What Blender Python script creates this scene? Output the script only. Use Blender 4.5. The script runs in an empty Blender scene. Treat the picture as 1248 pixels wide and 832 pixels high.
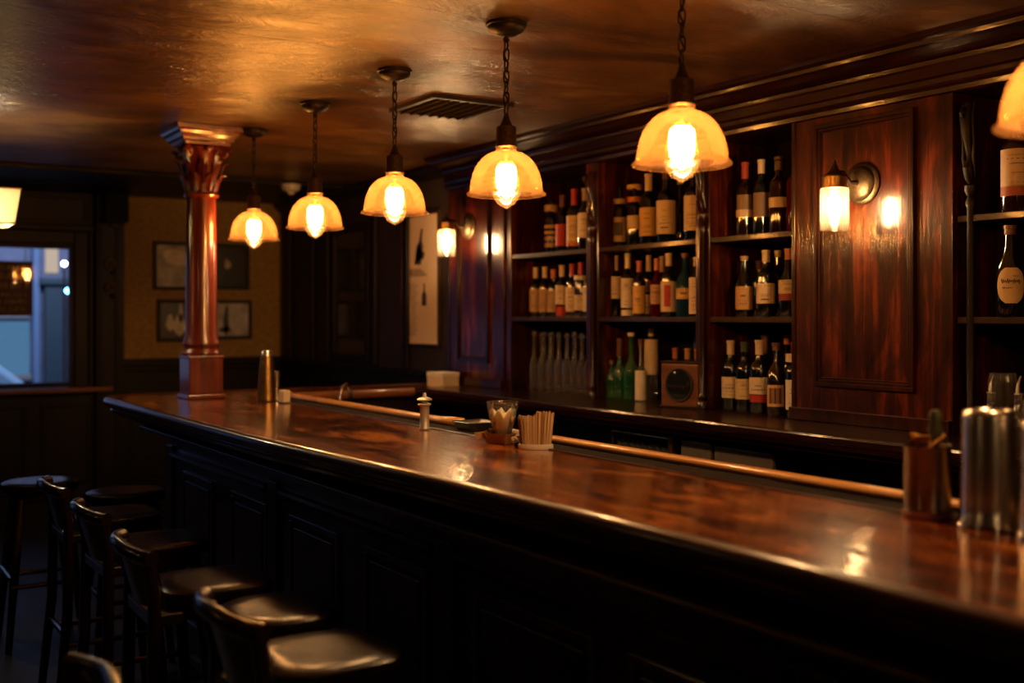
import bpy, bmesh, math, random
from mathutils import Vector, Matrix
PI = math.pi
C = bpy.context.scene.collection
SC = bpy.context.scene
random.seed(7)
# ------------------------------------------------------------------ camera, world, exposure, lights
ORD = ['first', 'second', 'third', 'fourth', 'fifth', 'sixth', 'seventh', 'eighth', 'ninth']
TH = math.radians(32.5); F = 1350.0; EYE = 1.52
cd = bpy.data.cameras.new('camera'); cam = bpy.data.objects.new('camera', cd); C.objects.link(cam)
cam.location = (0, 0, EYE); cam.rotation_euler = (PI/2, 0, -TH)
cd.sensor_width = 36; cd.lens = F*36/1248; cd.shift_y = -30/1248; cd.clip_start = .05
cd.dof.use_dof = True; cd.dof.focus_distance = 3.8; cd.dof.aperture_fstop = 1.6
SC.camera = cam
w = bpy.data.worlds.new('dusk'); SC.world = w; w.use_nodes = True
bg = w.node_tree.nodes['Background']; bg.inputs[0].default_value = (.10, .19, .42, 1); bg.inputs[1].default_value = 1.0
SC.view_settings.view_transform = 'Standard'; SC.view_settings.look = 'None'
SC.view_settings.exposure = 0.15; SC.view_settings.gamma = 1; SC.view_settings.use_curve_mapping = False
cy = SC.cycles
cy.max_bounces = 8; cy.diffuse_bounces = 3; cy.glossy_bounces = 4; cy.transmission_bounces = 8; cy.transparent_max_bounces = 16
cy.sample_clamp_indirect = 10; cy.caustics_reflective = False; cy.caustics_refractive = False
BULB = 190.0        # radiance of a pendant filament cage
SCONCE = 270.0
def room_light(name, loc, power, color, size, rot=(0, 0, 0)):
    d = bpy.data.lights.new(name, 'AREA'); d.energy = power; d.color = color; d.shape = 'RECTANGLE'; d.size = size[0]; d.size_y = size[1]
    o = bpy.data.objects.new(name, d); C.objects.link(o); o.location = loc; o.rotation_euler = rot; return o
# dusk light coming in through the street door and window in the far wall
room_light('street_light', (0.3, 9.9, 1.7), 1.6, (.35, .6, 1), (2.6, 1.6), (-PI/2, 0, 0))
room_light('shop_front_fill', (2.0, 11.2, 3.6), 150, (.55, .68, 1), (3, .6), (math.radians(50), 0, 0))  # unseen area lamp added to brighten the shop front outside
# the other lamps of the room, behind the camera
for i, (x, y, p) in enumerate([(-1.6, 1.5, 3), (-1.8, 5.2, 2), (0.6, -1.6, 6), (2.6, -1.2, 5)]):
    d = bpy.data.lights.new('room_lamp', 'POINT'); d.energy = p; d.color = (1, .56, .22); d.shadow_soft_size = .06
    o = bpy.data.objects.new('room_lamp', d); C.objects.link(o); o.location = (x, y, 2.0)

def PY(px, X):                      # world Y of the thing seen in column px at depth line X
    return X/math.tan(TH + math.atan((px-624)/F))
# ------------------------------------------------------------------ materials
def new_mat(name):
    m = bpy.data.materials.new(name); m.use_nodes = True
    nt = m.node_tree; return m, nt, nt.nodes['Principled BSDF']
def N(nt, t, **k):
    n = nt.nodes.new(t)
    for a, b in k.items():
        if a in n.inputs.keys(): n.inputs[a].default_value = b
        else: setattr(n, a, b)
    return n
def plain(name, col, rough=.5, metal=0, coat=0, spec=.5, noise=0, bump=0, scale=30):
    m, nt, b = new_mat(name)
    b.inputs['Roughness'].default_value = rough; b.inputs['Metallic'].default_value = metal
    b.inputs['Coat Weight'].default_value = coat; b.inputs['Coat Roughness'].default_value = .08
    b.inputs['Specular IOR Level'].default_value = spec
    tc = N(nt, 'ShaderNodeTexCoord'); nz = N(nt, 'ShaderNodeTexNoise', Scale=scale, Detail=4.0)
    nt.links.new(tc.outputs['Object'], nz.inputs['Vector'])
    r = N(nt, 'ShaderNodeValToRGB'); k = 1-noise
    r.color_ramp.elements[0].position = .3; r.color_ramp.elements[1].position = .7
    r.color_ramp.elements[0].color = (col[0]*k, col[1]*k, col[2]*k, 1); r.color_ramp.elements[1].color = (*[min(1, c*(1+noise*.5)) for c in col], 1)
    nt.links.new(nz.outputs['Fac'], r.inputs['Fac']); nt.links.new(r.outputs['Color'], b.inputs['Base Color'])
    if bump:
        bp = N(nt, 'ShaderNodeBump', Strength=bump, Distance=.004)
        nt.links.new(nz.outputs['Fac'], bp.inputs['Height']); nt.links.new(bp.outputs['Normal'], b.inputs['Normal'])
    return m
def wood(name, dark, mid, light, axis=2, grain=40, rough=.3, coat=.8, coatr=.12, bump=.15, blotch=2.5, contrast=.5, pos=(.36, .66), spec=.5):
    m, nt, b = new_mat(name)
    tc = N(nt, 'ShaderNodeTexCoord')
    mp = N(nt, 'ShaderNodeMapping'); sc = [grain]*3; sc[axis] = grain*.045; mp.inputs['Scale'].default_value = sc
    nt.links.new(tc.outputs['Object'], mp.inputs['Vector'])
    g = N(nt, 'ShaderNodeTexNoise', Scale=1.0, Detail=6.0, Roughness=.65, Distortion=.6); nt.links.new(mp.outputs[0], g.inputs['Vector'])
    mp2 = N(nt, 'ShaderNodeMapping'); s2 = [blotch*1.6]*3; s2[axis] = blotch*.5; mp2.inputs['Scale'].default_value = s2
    nt.links.new(tc.outputs['Object'], mp2.inputs['Vector'])
    bl = N(nt, 'ShaderNodeTexNoise', Scale=1.0, Detail=4.0, Roughness=.6, Distortion=1.0); nt.links.new(mp2.outputs[0], bl.inputs['Vector'])
    mx = N(nt, 'ShaderNodeMath', operation='MULTIPLY_ADD'); mx.inputs[1].default_value = contrast
    nt.links.new(g.outputs['Fac'], mx.inputs[0])
    sb = N(nt, 'ShaderNodeMath', operation='MULTIPLY'); sb.inputs[1].default_value = 1-contrast
    nt.links.new(bl.outputs['Fac'], sb.inputs[0]); nt.links.new(sb.outputs[0], mx.inputs[2])
    r = N(nt, 'ShaderNodeValToRGB'); e = r.color_ramp.elements
    e[0].position = pos[0]; e[0].color = (*dark, 1); e[1].position = pos[1]; e[1].color = (*light, 1)
    x = e.new((pos[0]+pos[1])/2); x.color = (*mid, 1)
    nt.links.new(mx.outputs[0], r.inputs['Fac']); nt.links.new(r.outputs['Color'], b.inputs['Base Color'])
    rr = N(nt, 'ShaderNodeMapRange'); rr.inputs['To Min'].default_value = rough*.75; rr.inputs['To Max'].default_value = min(1, rough*1.35)
    nt.links.new(bl.outputs['Fac'], rr.inputs['Value']); nt.links.new(rr.outputs[0], b.inputs['Roughness'])
    b.inputs['Coat Weight'].default_value = coat; b.inputs['Coat Roughness'].default_value = coatr; b.inputs['Specular IOR Level'].default_value = spec
    fine = N(nt, 'ShaderNodeTexNoise', Scale=1.0, Detail=3.0); mp3 = N(nt, 'ShaderNodeMapping'); s3 = [90]*3; s3[axis] = 22; mp3.inputs['Scale'].default_value = s3
    nt.links.new(tc.outputs['Object'], mp3.inputs['Vector']); nt.links.new(mp3.outputs[0], fine.inputs['Vector'])
    bp = N(nt, 'ShaderNodeBump', Strength=bump, Distance=.003); nt.links.new(g.outputs['Fac'], bp.inputs['Height'])
    bp2 = N(nt, 'ShaderNodeBump', Strength=bump*.8, Distance=.0015); nt.links.new(fine.outputs['Fac'], bp2.inputs['Height']); nt.links.new(bp.outputs[0], bp2.inputs['Normal'])
    nt.links.new(bp2.outputs[0], b.inputs['Normal'])
    if coat: nt.links.new(bp2.outputs[0], b.inputs['Coat Normal'])
    return m
def emit(name, col, s):
    m, nt, b = new_mat(name); nt.nodes.remove(b)
    e = N(nt, 'ShaderNodeEmission'); e.inputs[0].default_value = (*col, 1); e.inputs[1].default_value = s
    nt.links.new(e.outputs[0], nt.nodes['Material Output'].inputs[0]); return m
def clear_glass(name, tint=(1, 1, 1), body=.0, bodycol=(1, 1, 1), rough=.03, ior=1.45, mottled=False, edge=.35, sheen=.75):
    """thin-walled glass: lets light straight through, reflects more at the edges, may glow when lit from inside"""
    m, nt, b = new_mat(name); nt.nodes.remove(b)
    tr = N(nt, 'ShaderNodeBsdfTransparent'); tr.inputs[0].default_value = (*tint, 1)
    gl = N(nt, 'ShaderNodeBsdfGlossy'); gl.inputs['Roughness'].default_value = rough
    fr = N(nt, 'ShaderNodeLayerWeight'); fr.inputs['Blend'].default_value = edge
    mix = N(nt, 'ShaderNodeMixShader'); mul = N(nt, 'ShaderNodeMath', operation='MULTIPLY_ADD'); mul.inputs[1].default_value = sheen; mul.inputs[2].default_value = .04*sheen
    nt.links.new(fr.outputs['Fresnel'], mul.inputs[0]); nt.links.new(mul.outputs[0], mix.inputs[0])
    nt.links.new(tr.outputs[0], mix.inputs[1]); nt.links.new(gl.outputs[0], mix.inputs[2]); out = mix
    if body > 0:
        tl = N(nt, 'ShaderNodeBsdfTranslucent'); tl.inputs[0].default_value = (*bodycol, 1)
        df = N(nt, 'ShaderNodeBsdfDiffuse'); df.inputs[0].default_value = (*bodycol, 1)
        a = N(nt, 'ShaderNodeMixShader'); a.inputs[0].default_value = .35
        nt.links.new(tl.outputs[0], a.inputs[1]); nt.links.new(df.outputs[0], a.inputs[2])
        m2 = N(nt, 'ShaderNodeMixShader'); m2.inputs[0].default_value = body
        if mottled:
            tc = N(nt, 'ShaderNodeTexCoord'); nz = N(nt, 'ShaderNodeTexNoise', Scale=38.0, Detail=5.0, Roughness=.7)
            nt.links.new(tc.outputs['Object'], nz.inputs['Vector'])
            mr = N(nt, 'ShaderNodeMapRange'); mr.inputs['From Min'].default_value = .3; mr.inputs['From Max'].default_value = .7
            mr.inputs['To Min'].default_value = body*.65; mr.inputs['To Max'].default_value = min(1, body*1.35)
            nt.links.new(nz.outputs['Fac'], mr.inputs['Value']); nt.links.new(mr.outputs[0], m2.inputs[0])
        nt.links.new(mix.outputs[0], m2.inputs[1]); nt.links.new(a.outputs[0], m2.inputs[2]); out = m2
    nt.links.new(out.outputs[0], nt.nodes['Material Output'].inputs[0]); return m

M = {}
M['bartop'] = wood('bar_top_wood', (.020, .003, .001), (.19, .035, .0045), (.78, .23, .028), axis=1, grain=40, rough=.22, coat=1, coatr=.08, bump=.34, blotch=6.5, contrast=.28, pos=(.40, .66), spec=.2)
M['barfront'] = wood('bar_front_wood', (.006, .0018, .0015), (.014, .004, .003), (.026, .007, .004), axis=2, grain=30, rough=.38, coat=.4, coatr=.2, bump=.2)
M['nosing'] = wood('nosing_wood', (.02, .006, .004), (.045, .012, .006), (.09, .022, .01), axis=1, grain=34, rough=.3, coat=.8, coatr=.14, bump=.25)
M['mahog'] = wood('mahogany', (.005, .001, .0007), (.042, .006, .002), (.21, .030, .006), axis=2, grain=26, rough=.36, coat=.8, coatr=.10, bump=.38, blotch=5, contrast=.45, pos=(.37, .68), spec=.15)
M['mahog_dark'] = wood('mahogany_dark', (.006, .0015, .001), (.022, .005, .0025), (.06, .010, .003), axis=2, grain=26, rough=.3, coat=.8, coatr=.12, bump=.2, spec=.15)
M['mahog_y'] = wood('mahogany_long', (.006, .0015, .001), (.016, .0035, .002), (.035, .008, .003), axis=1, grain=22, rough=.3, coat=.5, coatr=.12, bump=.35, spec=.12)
M['column'] = wood('column_wood', (.04, .006, .003), (.13, .018, .006), (.24, .038, .010), axis=2, grain=26, rough=.3, coat=1, coatr=.12, bump=.15, contrast=.6)
M['darkwood'] = wood('dark_wood', (.003, .0014, .001), (.006, .0026, .0016), (.012, .005, .003), axis=2, grain=26, rough=.5, coat=.12, coatr=.3, bump=.15)
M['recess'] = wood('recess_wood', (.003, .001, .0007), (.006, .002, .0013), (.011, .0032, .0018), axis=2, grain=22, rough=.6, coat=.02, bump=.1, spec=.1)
M['shelf'] = wood('shelf_wood', (.014, .006, .003), (.03, .013, .006), (.06, .027, .012), axis=1, grain=26, rough=.42, coat=.3, bump=.15, spec=.2)
M['rail'] = wood('rail_wood', (.45, .17, .03), (.62, .26, .055), (.8, .38, .09), axis=1, grain=26, rough=.3, coat=.8, coatr=.15, bump=.05)
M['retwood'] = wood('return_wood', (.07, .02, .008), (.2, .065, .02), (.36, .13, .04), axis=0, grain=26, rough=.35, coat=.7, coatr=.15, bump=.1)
M['stool'] = wood('stool_wood', (.005, .002, .0015), (.013, .005, .003), (.03, .011, .006), axis=2, grain=30, rough=.3, coat=.9, coatr=.13, bump=.12)
M['leather'] = plain('seat_leather', (.008, .0038, .0026), .24, coat=0, spec=.14, noise=.5, bump=.35, scale=22)
M['bronze'] = plain('aged_bronze', (.10, .07, .04), .42, metal=.85, noise=.4, bump=.1, scale=90)
M['iron'] = plain('dark_iron', (.035, .024, .017), .5, metal=.7, noise=.4, bump=.2, scale=90)
M['brass'] = plain('worn_brass', (.45, .27, .10), .3, metal=1, noise=.3, scale=50)
M['steel'] = plain('brushed_steel', (.72, .68, .62), .25, metal=1, noise=.12, scale=40)
M['steeldark'] = plain('dull_steel', (.30, .27, .24), .26, metal=1, noise=.2, scale=25)
M['chrome'] = plain('chrome', (.75, .74, .7), .08, metal=1)
M['satin'] = plain('satin_metal', (.62, .57, .48), .38, metal=.55)
M['painted'] = plain('grey_enamel_steel', (.13, .105, .085), .35, metal=.2, noise=.15)
M['rubber'] = plain('rubber_mat', (.018, .013, .010), .8, spec=.1, noise=.4, bump=1, scale=260)
M['black'] = plain('black_plastic', (.006, .006, .006), .6, noise=.3)
M['cream'] = plain('cream_card', (.72, .58, .38), .7, noise=.08)
M['white'] = plain('white_card', (.8, .74, .62), .6, noise=.05)
M['plastic'] = plain('white_plastic', (.65, .62, .55), .4)
M['fabricshade'] = clear_glass('lamp_fabric', (1, 1, 1), .93, (.95, .88, .66), .5)
M['shade'] = clear_glass('amber_glass', (1, .80, .52), .038, (1, .55, .25), .12, mottled=True, edge=.3)
M['bulbglass'] = clear_glass('bulb_glass', (1, .96, .9), .014, (1, .55, .22), .03, edge=.3, sheen=.12)
M['sconceglass'] = clear_glass('sconce_glass', (1, .96, .88), .035, (1, .9, .7), .08, edge=.3)
M['filament'] = emit('glowing_filament', (1, .58, .25), BULB)
M['sconcefil'] = emit('glowing_sconce_filament', (1, .64, .34), SCONCE)
m, nt, b = new_mat('clear_glass'); b.inputs['Transmission Weight'].default_value = .95; b.inputs['Roughness'].default_value = .05; b.inputs['Coat Weight'].default_value = 1; b.inputs['IOR'].default_value = 1.5; b.inputs['Base Color'].default_value = (1, 1, 1, 1); M['glass'] = m
M['ribglass'] = clear_glass('ribbed_glass', (1, .99, .97), .02, (1, .95, .9), rough=.04, edge=.35)
M['greenglass'] = clear_glass('green_glass', (.12, .5, .18), .26, (.10, .55, .13), .04, edge=.5)
M['amberglass'] = clear_glass('amber_bottle_glass', (.8, .45, .12), .2, (.8, .4, .08), .04, edge=.35)
M['blueglass'] = clear_glass('blue_glass', (.08, .25, .45), .45, (.04, .20, .38), .04, edge=.35)
M['redglass'] = clear_glass('red_spirit_glass', (.35, .02, .02), .55, (.25, .012, .012), .04, edge=.35)
M['darkglass'] = plain('dark_bottle_glass', (.004, .006, .003), .05, spec=.9, coat=.6)
M['wine'] = plain('brown_bottle_glass', (.014, .005, .003), .05, spec=.9, coat=.6)
M['window'] = clear_glass('window_glass', (.95, .97, 1), 0, rough=.02, edge=.12)

# ceiling: old lacquered boards, brown gold
def ceiling_mat():
    m, nt, b = new_mat('ceiling_lacquer')
    tc = N(nt, 'ShaderNodeTexCoord'); mp = N(nt, 'ShaderNodeMapping'); mp.inputs['Scale'].default_value = (1.3, 2.3, 1)
    nt.links.new(tc.outputs['Object'], mp.inputs['Vector'])
    n1 = N(nt, 'ShaderNodeTexNoise', Scale=1.2, Detail=9.0, Roughness=.62, Distortion=1.2); nt.links.new(mp.outputs[0], n1.inputs['Vector'])
    n2 = N(nt, 'ShaderNodeTexNoise', Scale=.55, Detail=3.0, Distortion=.5); nt.links.new(tc.outputs['Object'], n2.inputs['Vector'])
    r = N(nt, 'ShaderNodeValToRGB'); e = r.color_ramp.elements
    e[0].position = .34; e[0].color = (.03, .012, .004, 1); e[1].position = .68; e[1].color = (.34, .18, .055, 1); x = e.new(.5); x.color = (.13, .058, .016, 1)
    mx = N(nt, 'ShaderNodeMath', operation='MULTIPLY_ADD'); mx.inputs[1].default_value = .55
    s = N(nt, 'ShaderNodeMath', operation='MULTIPLY'); s.inputs[1].default_value = .45
    nt.links.new(n1.outputs['Fac'], mx.inputs[0]); nt.links.new(n2.outputs['Fac'], s.inputs[0]); nt.links.new(s.outputs[0], mx.inputs[2])
    nt.links.new(mx.outputs[0], r.inputs['Fac'])
    # board joints running along X
    sep = N(nt, 'ShaderNodeSeparateXYZ'); nt.links.new(tc.outputs['Object'], sep.inputs[0])
    wob = N(nt, 'ShaderNodeTexNoise', Scale=1.5); nt.links.new(tc.outputs['Object'], wob.inputs['Vector'])
    wa = N(nt, 'ShaderNodeMath', operation='MULTIPLY_ADD'); wa.inputs[1].default_value = .05; nt.links.new(wob.outputs['Fac'], wa.inputs[0]); nt.links.new(sep.outputs['Y'], wa.inputs[2])
    pp = N(nt, 'ShaderNodeMath', operation='PINGPONG'); pp.inputs[1].default_value = .31; nt.links.new(wa.outputs[0], pp.inputs[0])
    ls = N(nt, 'ShaderNodeMapRange'); ls.inputs['From Max'].default_value = .006; nt.links.new(pp.outputs[0], ls.inputs['Value'])
    cmx = N(nt, 'ShaderNodeMix', data_type='RGBA'); cmx.inputs[6].default_value = (.02, .008, .003, 1)
    nt.links.new(ls.outputs[0], cmx.inputs[0]); nt.links.new(r.outputs['Color'], cmx.inputs[7]); nt.links.new(cmx.outputs[2], b.inputs['Base Color'])
    b.inputs['Roughness'].default_value = .3; b.inputs['Specular IOR Level'].default_value = .7
    b.inputs['Coat Weight'].default_value = .35; b.inputs['Coat Roughness'].default_value = .22
    n3 = N(nt, 'ShaderNodeTexNoise', Scale=3.0, Detail=10.0, Roughness=.66, Distortion=.8); nt.links.new(mp.outputs[0], n3.inputs['Vector'])
    bp = N(nt, 'ShaderNodeBump', Strength=.6, Distance=.03); nt.links.new(n3.outputs['Fac'], bp.inputs['Height'])
    bp2 = N(nt, 'ShaderNodeBump', Strength=.5, Distance=.004); nt.links.new(ls.outputs[0], bp2.inputs['Height']); nt.links.new(bp.outputs[0], bp2.inputs['Normal'])
    nt.links.new(bp2.outputs[0], b.inputs['Normal']); nt.links.new(bp2.outputs[0], b.inputs['Coat Normal'])
    return m
M['ceiling'] = ceiling_mat()
M['darkwood'].node_tree.nodes['Principled BSDF'].inputs['Specular IOR Level'].default_value = .22
M['floor'] = wood('floor_boards', (.006, .004, .003), (.013, .008, .006), (.022, .014, .009), axis=1, grain=14, rough=.5, coat=.05, coatr=.3, bump=.3)
M['wallpaper'] = plain('ochre_wallpaper', (.38, .24, .075), .75, noise=.35, bump=.3, scale=42)
M['brownwall'] = plain('brown_painted_wall', (.03, .019, .012), .6, noise=.25, scale=4)

# ------------------------------------------------------------------ mesh helpers
def BM(): return bmesh.new()
def box(bm, x0, x1, y0, y1, z0, z1, m=None):
    vs = [bm.verts.new(v) for v in ((x0, y0, z0), (x1, y0, z0), (x1, y1, z0), (x0, y1, z0), (x0, y0, z1), (x1, y0, z1), (x1, y1, z1), (x0, y1, z1))]
    if m: 
        for v in vs: v.co = m @ v.co
    for f in ((0, 3, 2, 1), (4, 5, 6, 7), (0, 1, 5, 4), (1, 2, 6, 5), (2, 3, 7, 6), (3, 0, 4, 7)): bm.faces.new([vs[i] for i in f])
    return bm
def lathe(bm, prof, n=28, c=(0, 0, 0), a0=0, a1=2*PI, rib=None, m=None):
    full = abs(a1-a0-2*PI) < 1e-6; k = n if full else n+1; rings = []
    for (r, z) in prof:
        if r < 1e-6: 
            v = bm.verts.new((c[0], c[1], c[2]+z)); rings.append([v]); continue
        ring = []
        for i in range(k):
            a = a0+(a1-a0)*i/n; rr = r*(rib(a, z) if rib else 1)
            ring.append(bm.verts.new((c[0]+rr*math.cos(a), c[1]+rr*math.sin(a), c[2]+z)))
        rings.append(ring)
    if m:
        for rg in rings:
            for v in rg: v.co = m @ v.co
    for A, B in zip(rings, rings[1:]):
        for i in range(n):
            j = (i+1) % k if full else i+1
            if len(A) == 1 and len(B) == 1: continue
            if len(A) == 1: bm.faces.new((A[0], B[j], B[i]))
            elif len(B) == 1: bm.faces.new((A[i], A[j], B[0]))
            else: bm.faces.new((A[i], A[j], B[j], B[i]))
    return bm
def tube(bm, pts, r, n=8, closed=False, ry=None):
    pts = [Vector(p) for p in pts]; rings = []; L = len(pts); up = None
    for i, p in enumerate(pts):
        a = pts[(i-1) % L] if (closed or i > 0) else p; b = pts[(i+1) % L] if (closed or i < L-1) else p
        t = (b-a).normalized()
        if up is None:
            up = Vector((0, 0, 1)) if abs(t.z) < .9 else Vector((1, 0, 0))
        s = t.cross(up).normalized(); u = s.cross(t).normalized(); up = u
        rr = r[i] if isinstance(r, (list, tuple)) else r; r2 = rr if ry is None else (ry[i] if isinstance(ry, (list, tuple)) else ry)
        rings.append([bm.verts.new(p+s*rr*math.cos(2*PI*k/n)+u*r2*math.sin(2*PI*k/n)) for k in range(n)])
    m = L if closed else L-1
    for i in range(m):
        A, B = rings[i], rings[(i+1) % L]
        for k in range(n): bm.faces.new((A[k], A[(k+1) % n], B[(k+1) % n], B[k]))
    if not closed:
        bm.faces.new(rings[0][::-1]); bm.faces.new(rings[-1])
    return bm
def sweep(bm, path, prof, closed_prof=False):
    """prof: (outward offset, z); path: XY points, outward = left of travel; mitred"""
    rows = []; L = len(path)
    for i, p in enumerate(path):
        p = Vector(p); a = Vector(path[max(0, i-1)]); b = Vector(path[min(L-1, i+1)])
        d1 = (p-a).normalized() if i > 0 else (b-p).normalized(); d2 = (b-p).normalized() if i < L-1 else d1
        n1 = Vector((-d1.y, d1.x)); n2 = Vector((-d2.y, d2.x)); nn = (n1+n2).normalized(); k = 1/max(.35, nn.dot(n1))
        rows.append([bm.verts.new((p.x+nn.x*o*k, p.y+nn.y*o*k, z)) for o, z in prof])
    m = len(prof) if closed_prof else len(prof)-1
    for A, B in zip(rows, rows[1:]):
        for k in range(m): bm.faces.new((A[k], A[(k+1) % len(prof)], B[(k+1) % len(prof)], B[k]))
    if closed_prof:
        bm.faces.new(rows[0]); bm.faces.new(rows[-1][::-1])
    return bm
def poly(bm, pts, z0, z1):
    lo = [bm.verts.new((x, y, z0)) for x, y in pts]; hi = [bm.verts.new((x, y, z1)) for x, y in pts]
    bm.faces.new(lo[::-1]); bm.faces.new(hi)
    for i in range(len(pts)):
        j = (i+1) % len(pts); bm.faces.new((lo[i], lo[j], hi[j], hi[i]))
    return bm
def obj(name, bm, mat, parent=None, smooth=False, bevel=0, loc=None, kind=None, label=None):
    bmesh.ops.recalc_face_normals(bm, faces=bm.faces)
    me = bpy.data.meshes.new(name); bm.to_mesh(me); bm.free(); me.materials.append(mat)
    if smooth:
        for p in me.polygons: p.use_smooth = True
        try: me.set_sharp_from_angle(angle=math.radians(42))
        except Exception: pass
    o = bpy.data.objects.new(name, me); C.objects.link(o)
    if parent: o.parent = parent
    if loc: o.location = loc
    if bevel:
        b = o.modifiers.new('bevel', 'BEVEL'); b.width = bevel; b.segments = 2; b.limit_method = 'ANGLE'
    if kind: o['kind'] = kind
    if label: o['label'] = label
    return o
def tag(o, label, cat, group=None, kind=None):
    o['label'] = label; o['category'] = cat
    if group: o['group'] = group
    if kind: o['kind'] = kind
    return o
def thing(name, label, cat, loc=(0, 0, 0), rz=0, group=None):
    o = bpy.data.objects.new(name, None); C.objects.link(o); o.location = loc; o.rotation_euler = (0, 0, rz); o.empty_display_size = .1
    return tag(o, label, cat, group)
def copy_tree(o, parent=None):
    c = o.copy(); C.objects.link(c); c.parent = parent
    for ch in [x for x in bpy.data.objects if x.parent == o]: copy_tree(ch, c)
    return c
def struct(name, bm, mat, **k): return obj(name, bm, mat, kind='structure', **k)
def frame_mb(bm, X, y0, y1, z0, z1, w, d, face=-1):
    """rectangular moulding frame lying on plane x=X, standing out d towards -X (face=-1)"""
    xa, xb = sorted((X, X+face*d))
    box(bm, xa, xb, y0, y1, z1-w, z1); box(bm, xa, xb, y0, y1, z0, z0+w); box(bm, xa, xb, y0, y0+w, z0+w, z1-w); box(bm, xa, xb, y1-w, y1, z0+w, z1-w)
    return bm
def frame_mb_y(bm, Y, x0, x1, z0, z1, w, d):
    box(bm, x0, x1, Y-d, Y, z1-w, z1); box(bm, x0, x1, Y-d, Y, z0, z0+w); box(bm, x0, x0+w, Y-d, Y, z0+w, z1-w); box(bm, x1-w, x1, Y-d, Y, z0+w, z1-w)
    return bm

# ------------------------------------------------------------------ the room
CEIL = 2.49; YF = 9.0; XR = 3.40; XL = -4.2; YB = -3.4; XB = 3.72; XF = 3.36
struct('floor', box(BM(), XL-.1, 4.0, YB-.1, YF+.1, -.1, 0), M['floor'])
struct('ceiling', box(BM(), XL-.1, 4.0, YB-.1, YF+.1, CEIL, CEIL+.1), M['ceiling'])
struct('wall_left', box(BM(), XL-.1, XL, YB, YF, 0, CEIL), M['darkwood'])
struct('wall_back', box(BM(), XL, 4.0, YB-.1, YB, 0, CEIL), M['darkwood'])
bm = BM(); box(bm, XR, XR+.1, 6.02, YF, 0, CEIL); box(bm, XB+.002, XB+.1, YB, 6.02, 0, CEIL); box(bm, XR+.1, XB+.1, 6.02, 6.1, 0, CEIL)
struct('wall_right', bm, M['brownwall'])
# far wall with a window and a glazed street door
WX0, WX1, WZ0, WZ1 = .35, 1.74, .985, 2.075
DX0, DX1, DZ1 = -1.15, -.25, 2.1
bm = BM()
box(bm, XL, DX0, YF, YF+.1, 0, CEIL); box(bm, DX0, DX1, YF, YF+.1, DZ1, CEIL); box(bm, DX1, WX0, YF, YF+.1, 0, CEIL)
box(bm, WX0, WX1, YF, YF+.1, 0, WZ0); box(bm, WX0, WX1, YF, YF+.1, WZ1, CEIL); box(bm, WX1, 2.09, YF, YF+.1, 0, CEIL)
box(bm, 2.09, XR+.1, YF, YF+.1, 0, CEIL)
struct('wall_far', bm, M['darkwood'])
struct('trim_1', box(BM(), 2.09, XR, YF-.006, YF-.001, 1.19, CEIL-.001), M['wallpaper'])        # wallpaper field
bm = BM(); box(bm, 2.06, XR-.001, YF-.05, YF, 1.13, 1.19); box(bm, 2.06, XR-.001, YF-.03, YF-.001, 1.09, 1.13)
struct('trim_2', bm, M['darkwood'], bevel=.006)
# dark wood sheet added to darken the unlit far end of the ceiling
bm = BM(); box(bm, XL, XR-.01, 7.6, YF, CEIL-.02, CEIL-.001); box(bm, XL, XR-.01, 7.55, 7.63, CEIL-.03, CEIL-.001)
struct('trim_3', bm, M['darkwood'], bevel=.005)
# window: casing, sash, sill, glass
bm = BM(); frame_mb_y(bm, YF+.06, WX0, WX1, WZ0, WZ1, .035, .05)
fr = struct('window_1', bm, M['darkwood'], bevel=.005)
obj('window_glass', box(BM(), WX0+.03, WX1-.03, YF+.03, YF+.036, WZ0+.03, WZ1-.03), M['window'], fr)
bm = BM(); box(bm, WX0-.1, WX1, YF-.02, YF, WZ1, WZ1+.1); box(bm, WX1, WX1+.1, YF-.02, YF, WZ0, WZ1+.1)
box(bm, WX0-.2, WX1+.13, YF-.09, YF, WZ1+.10, WZ1+.135); box(bm, WX1+.1, WX1+.13, YF-.05, YF, WZ0, WZ1+.10)
obj('window_casing', bm, M['darkwood'], fr, bevel=.006)
bm = BM(); box(bm, WX0-.2, 2.0, YF-.14, YF, WZ0-.04, WZ0)
obj('window_sill', bm, M['retwood'], fr, bevel=.012)
# panelled head above the window
bm = BM(); box(bm, WX0-.2, WX1+.13, YF-.05, YF, WZ1+.15, CEIL-.021); frame_mb_y(bm, YF-.05, WX0, WX1+.08, WZ1+.17, CEIL-.05, .02, .015)
struct('trim_4', bm, M['darkwood'], bevel=.004)
bm = BM(); box(bm, 1.88, 2.09, YF-.10, YF, 0, CEIL-.021); box(bm, 1.90, 1.93, YF-.115, YF-.10, .1, CEIL-.05); box(bm, 2.02, 2.05, YF-.115, YF-.10, .1, CEIL-.05)
struct('trim_5', bm, M['darkwood'], bevel=.006)
# wainscot under window and wallpaper
bm = BM()
for x0, x1 in ((.2, .75), (.85, 1.4), (1.5, 1.86), (2.15, 2.7), (2.8, 3.35)): frame_mb_y(bm, YF, x0, x1, .25, .86, .03, .02)
struct('trim_6', bm, M['darkwood'], bevel=.006)
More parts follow.
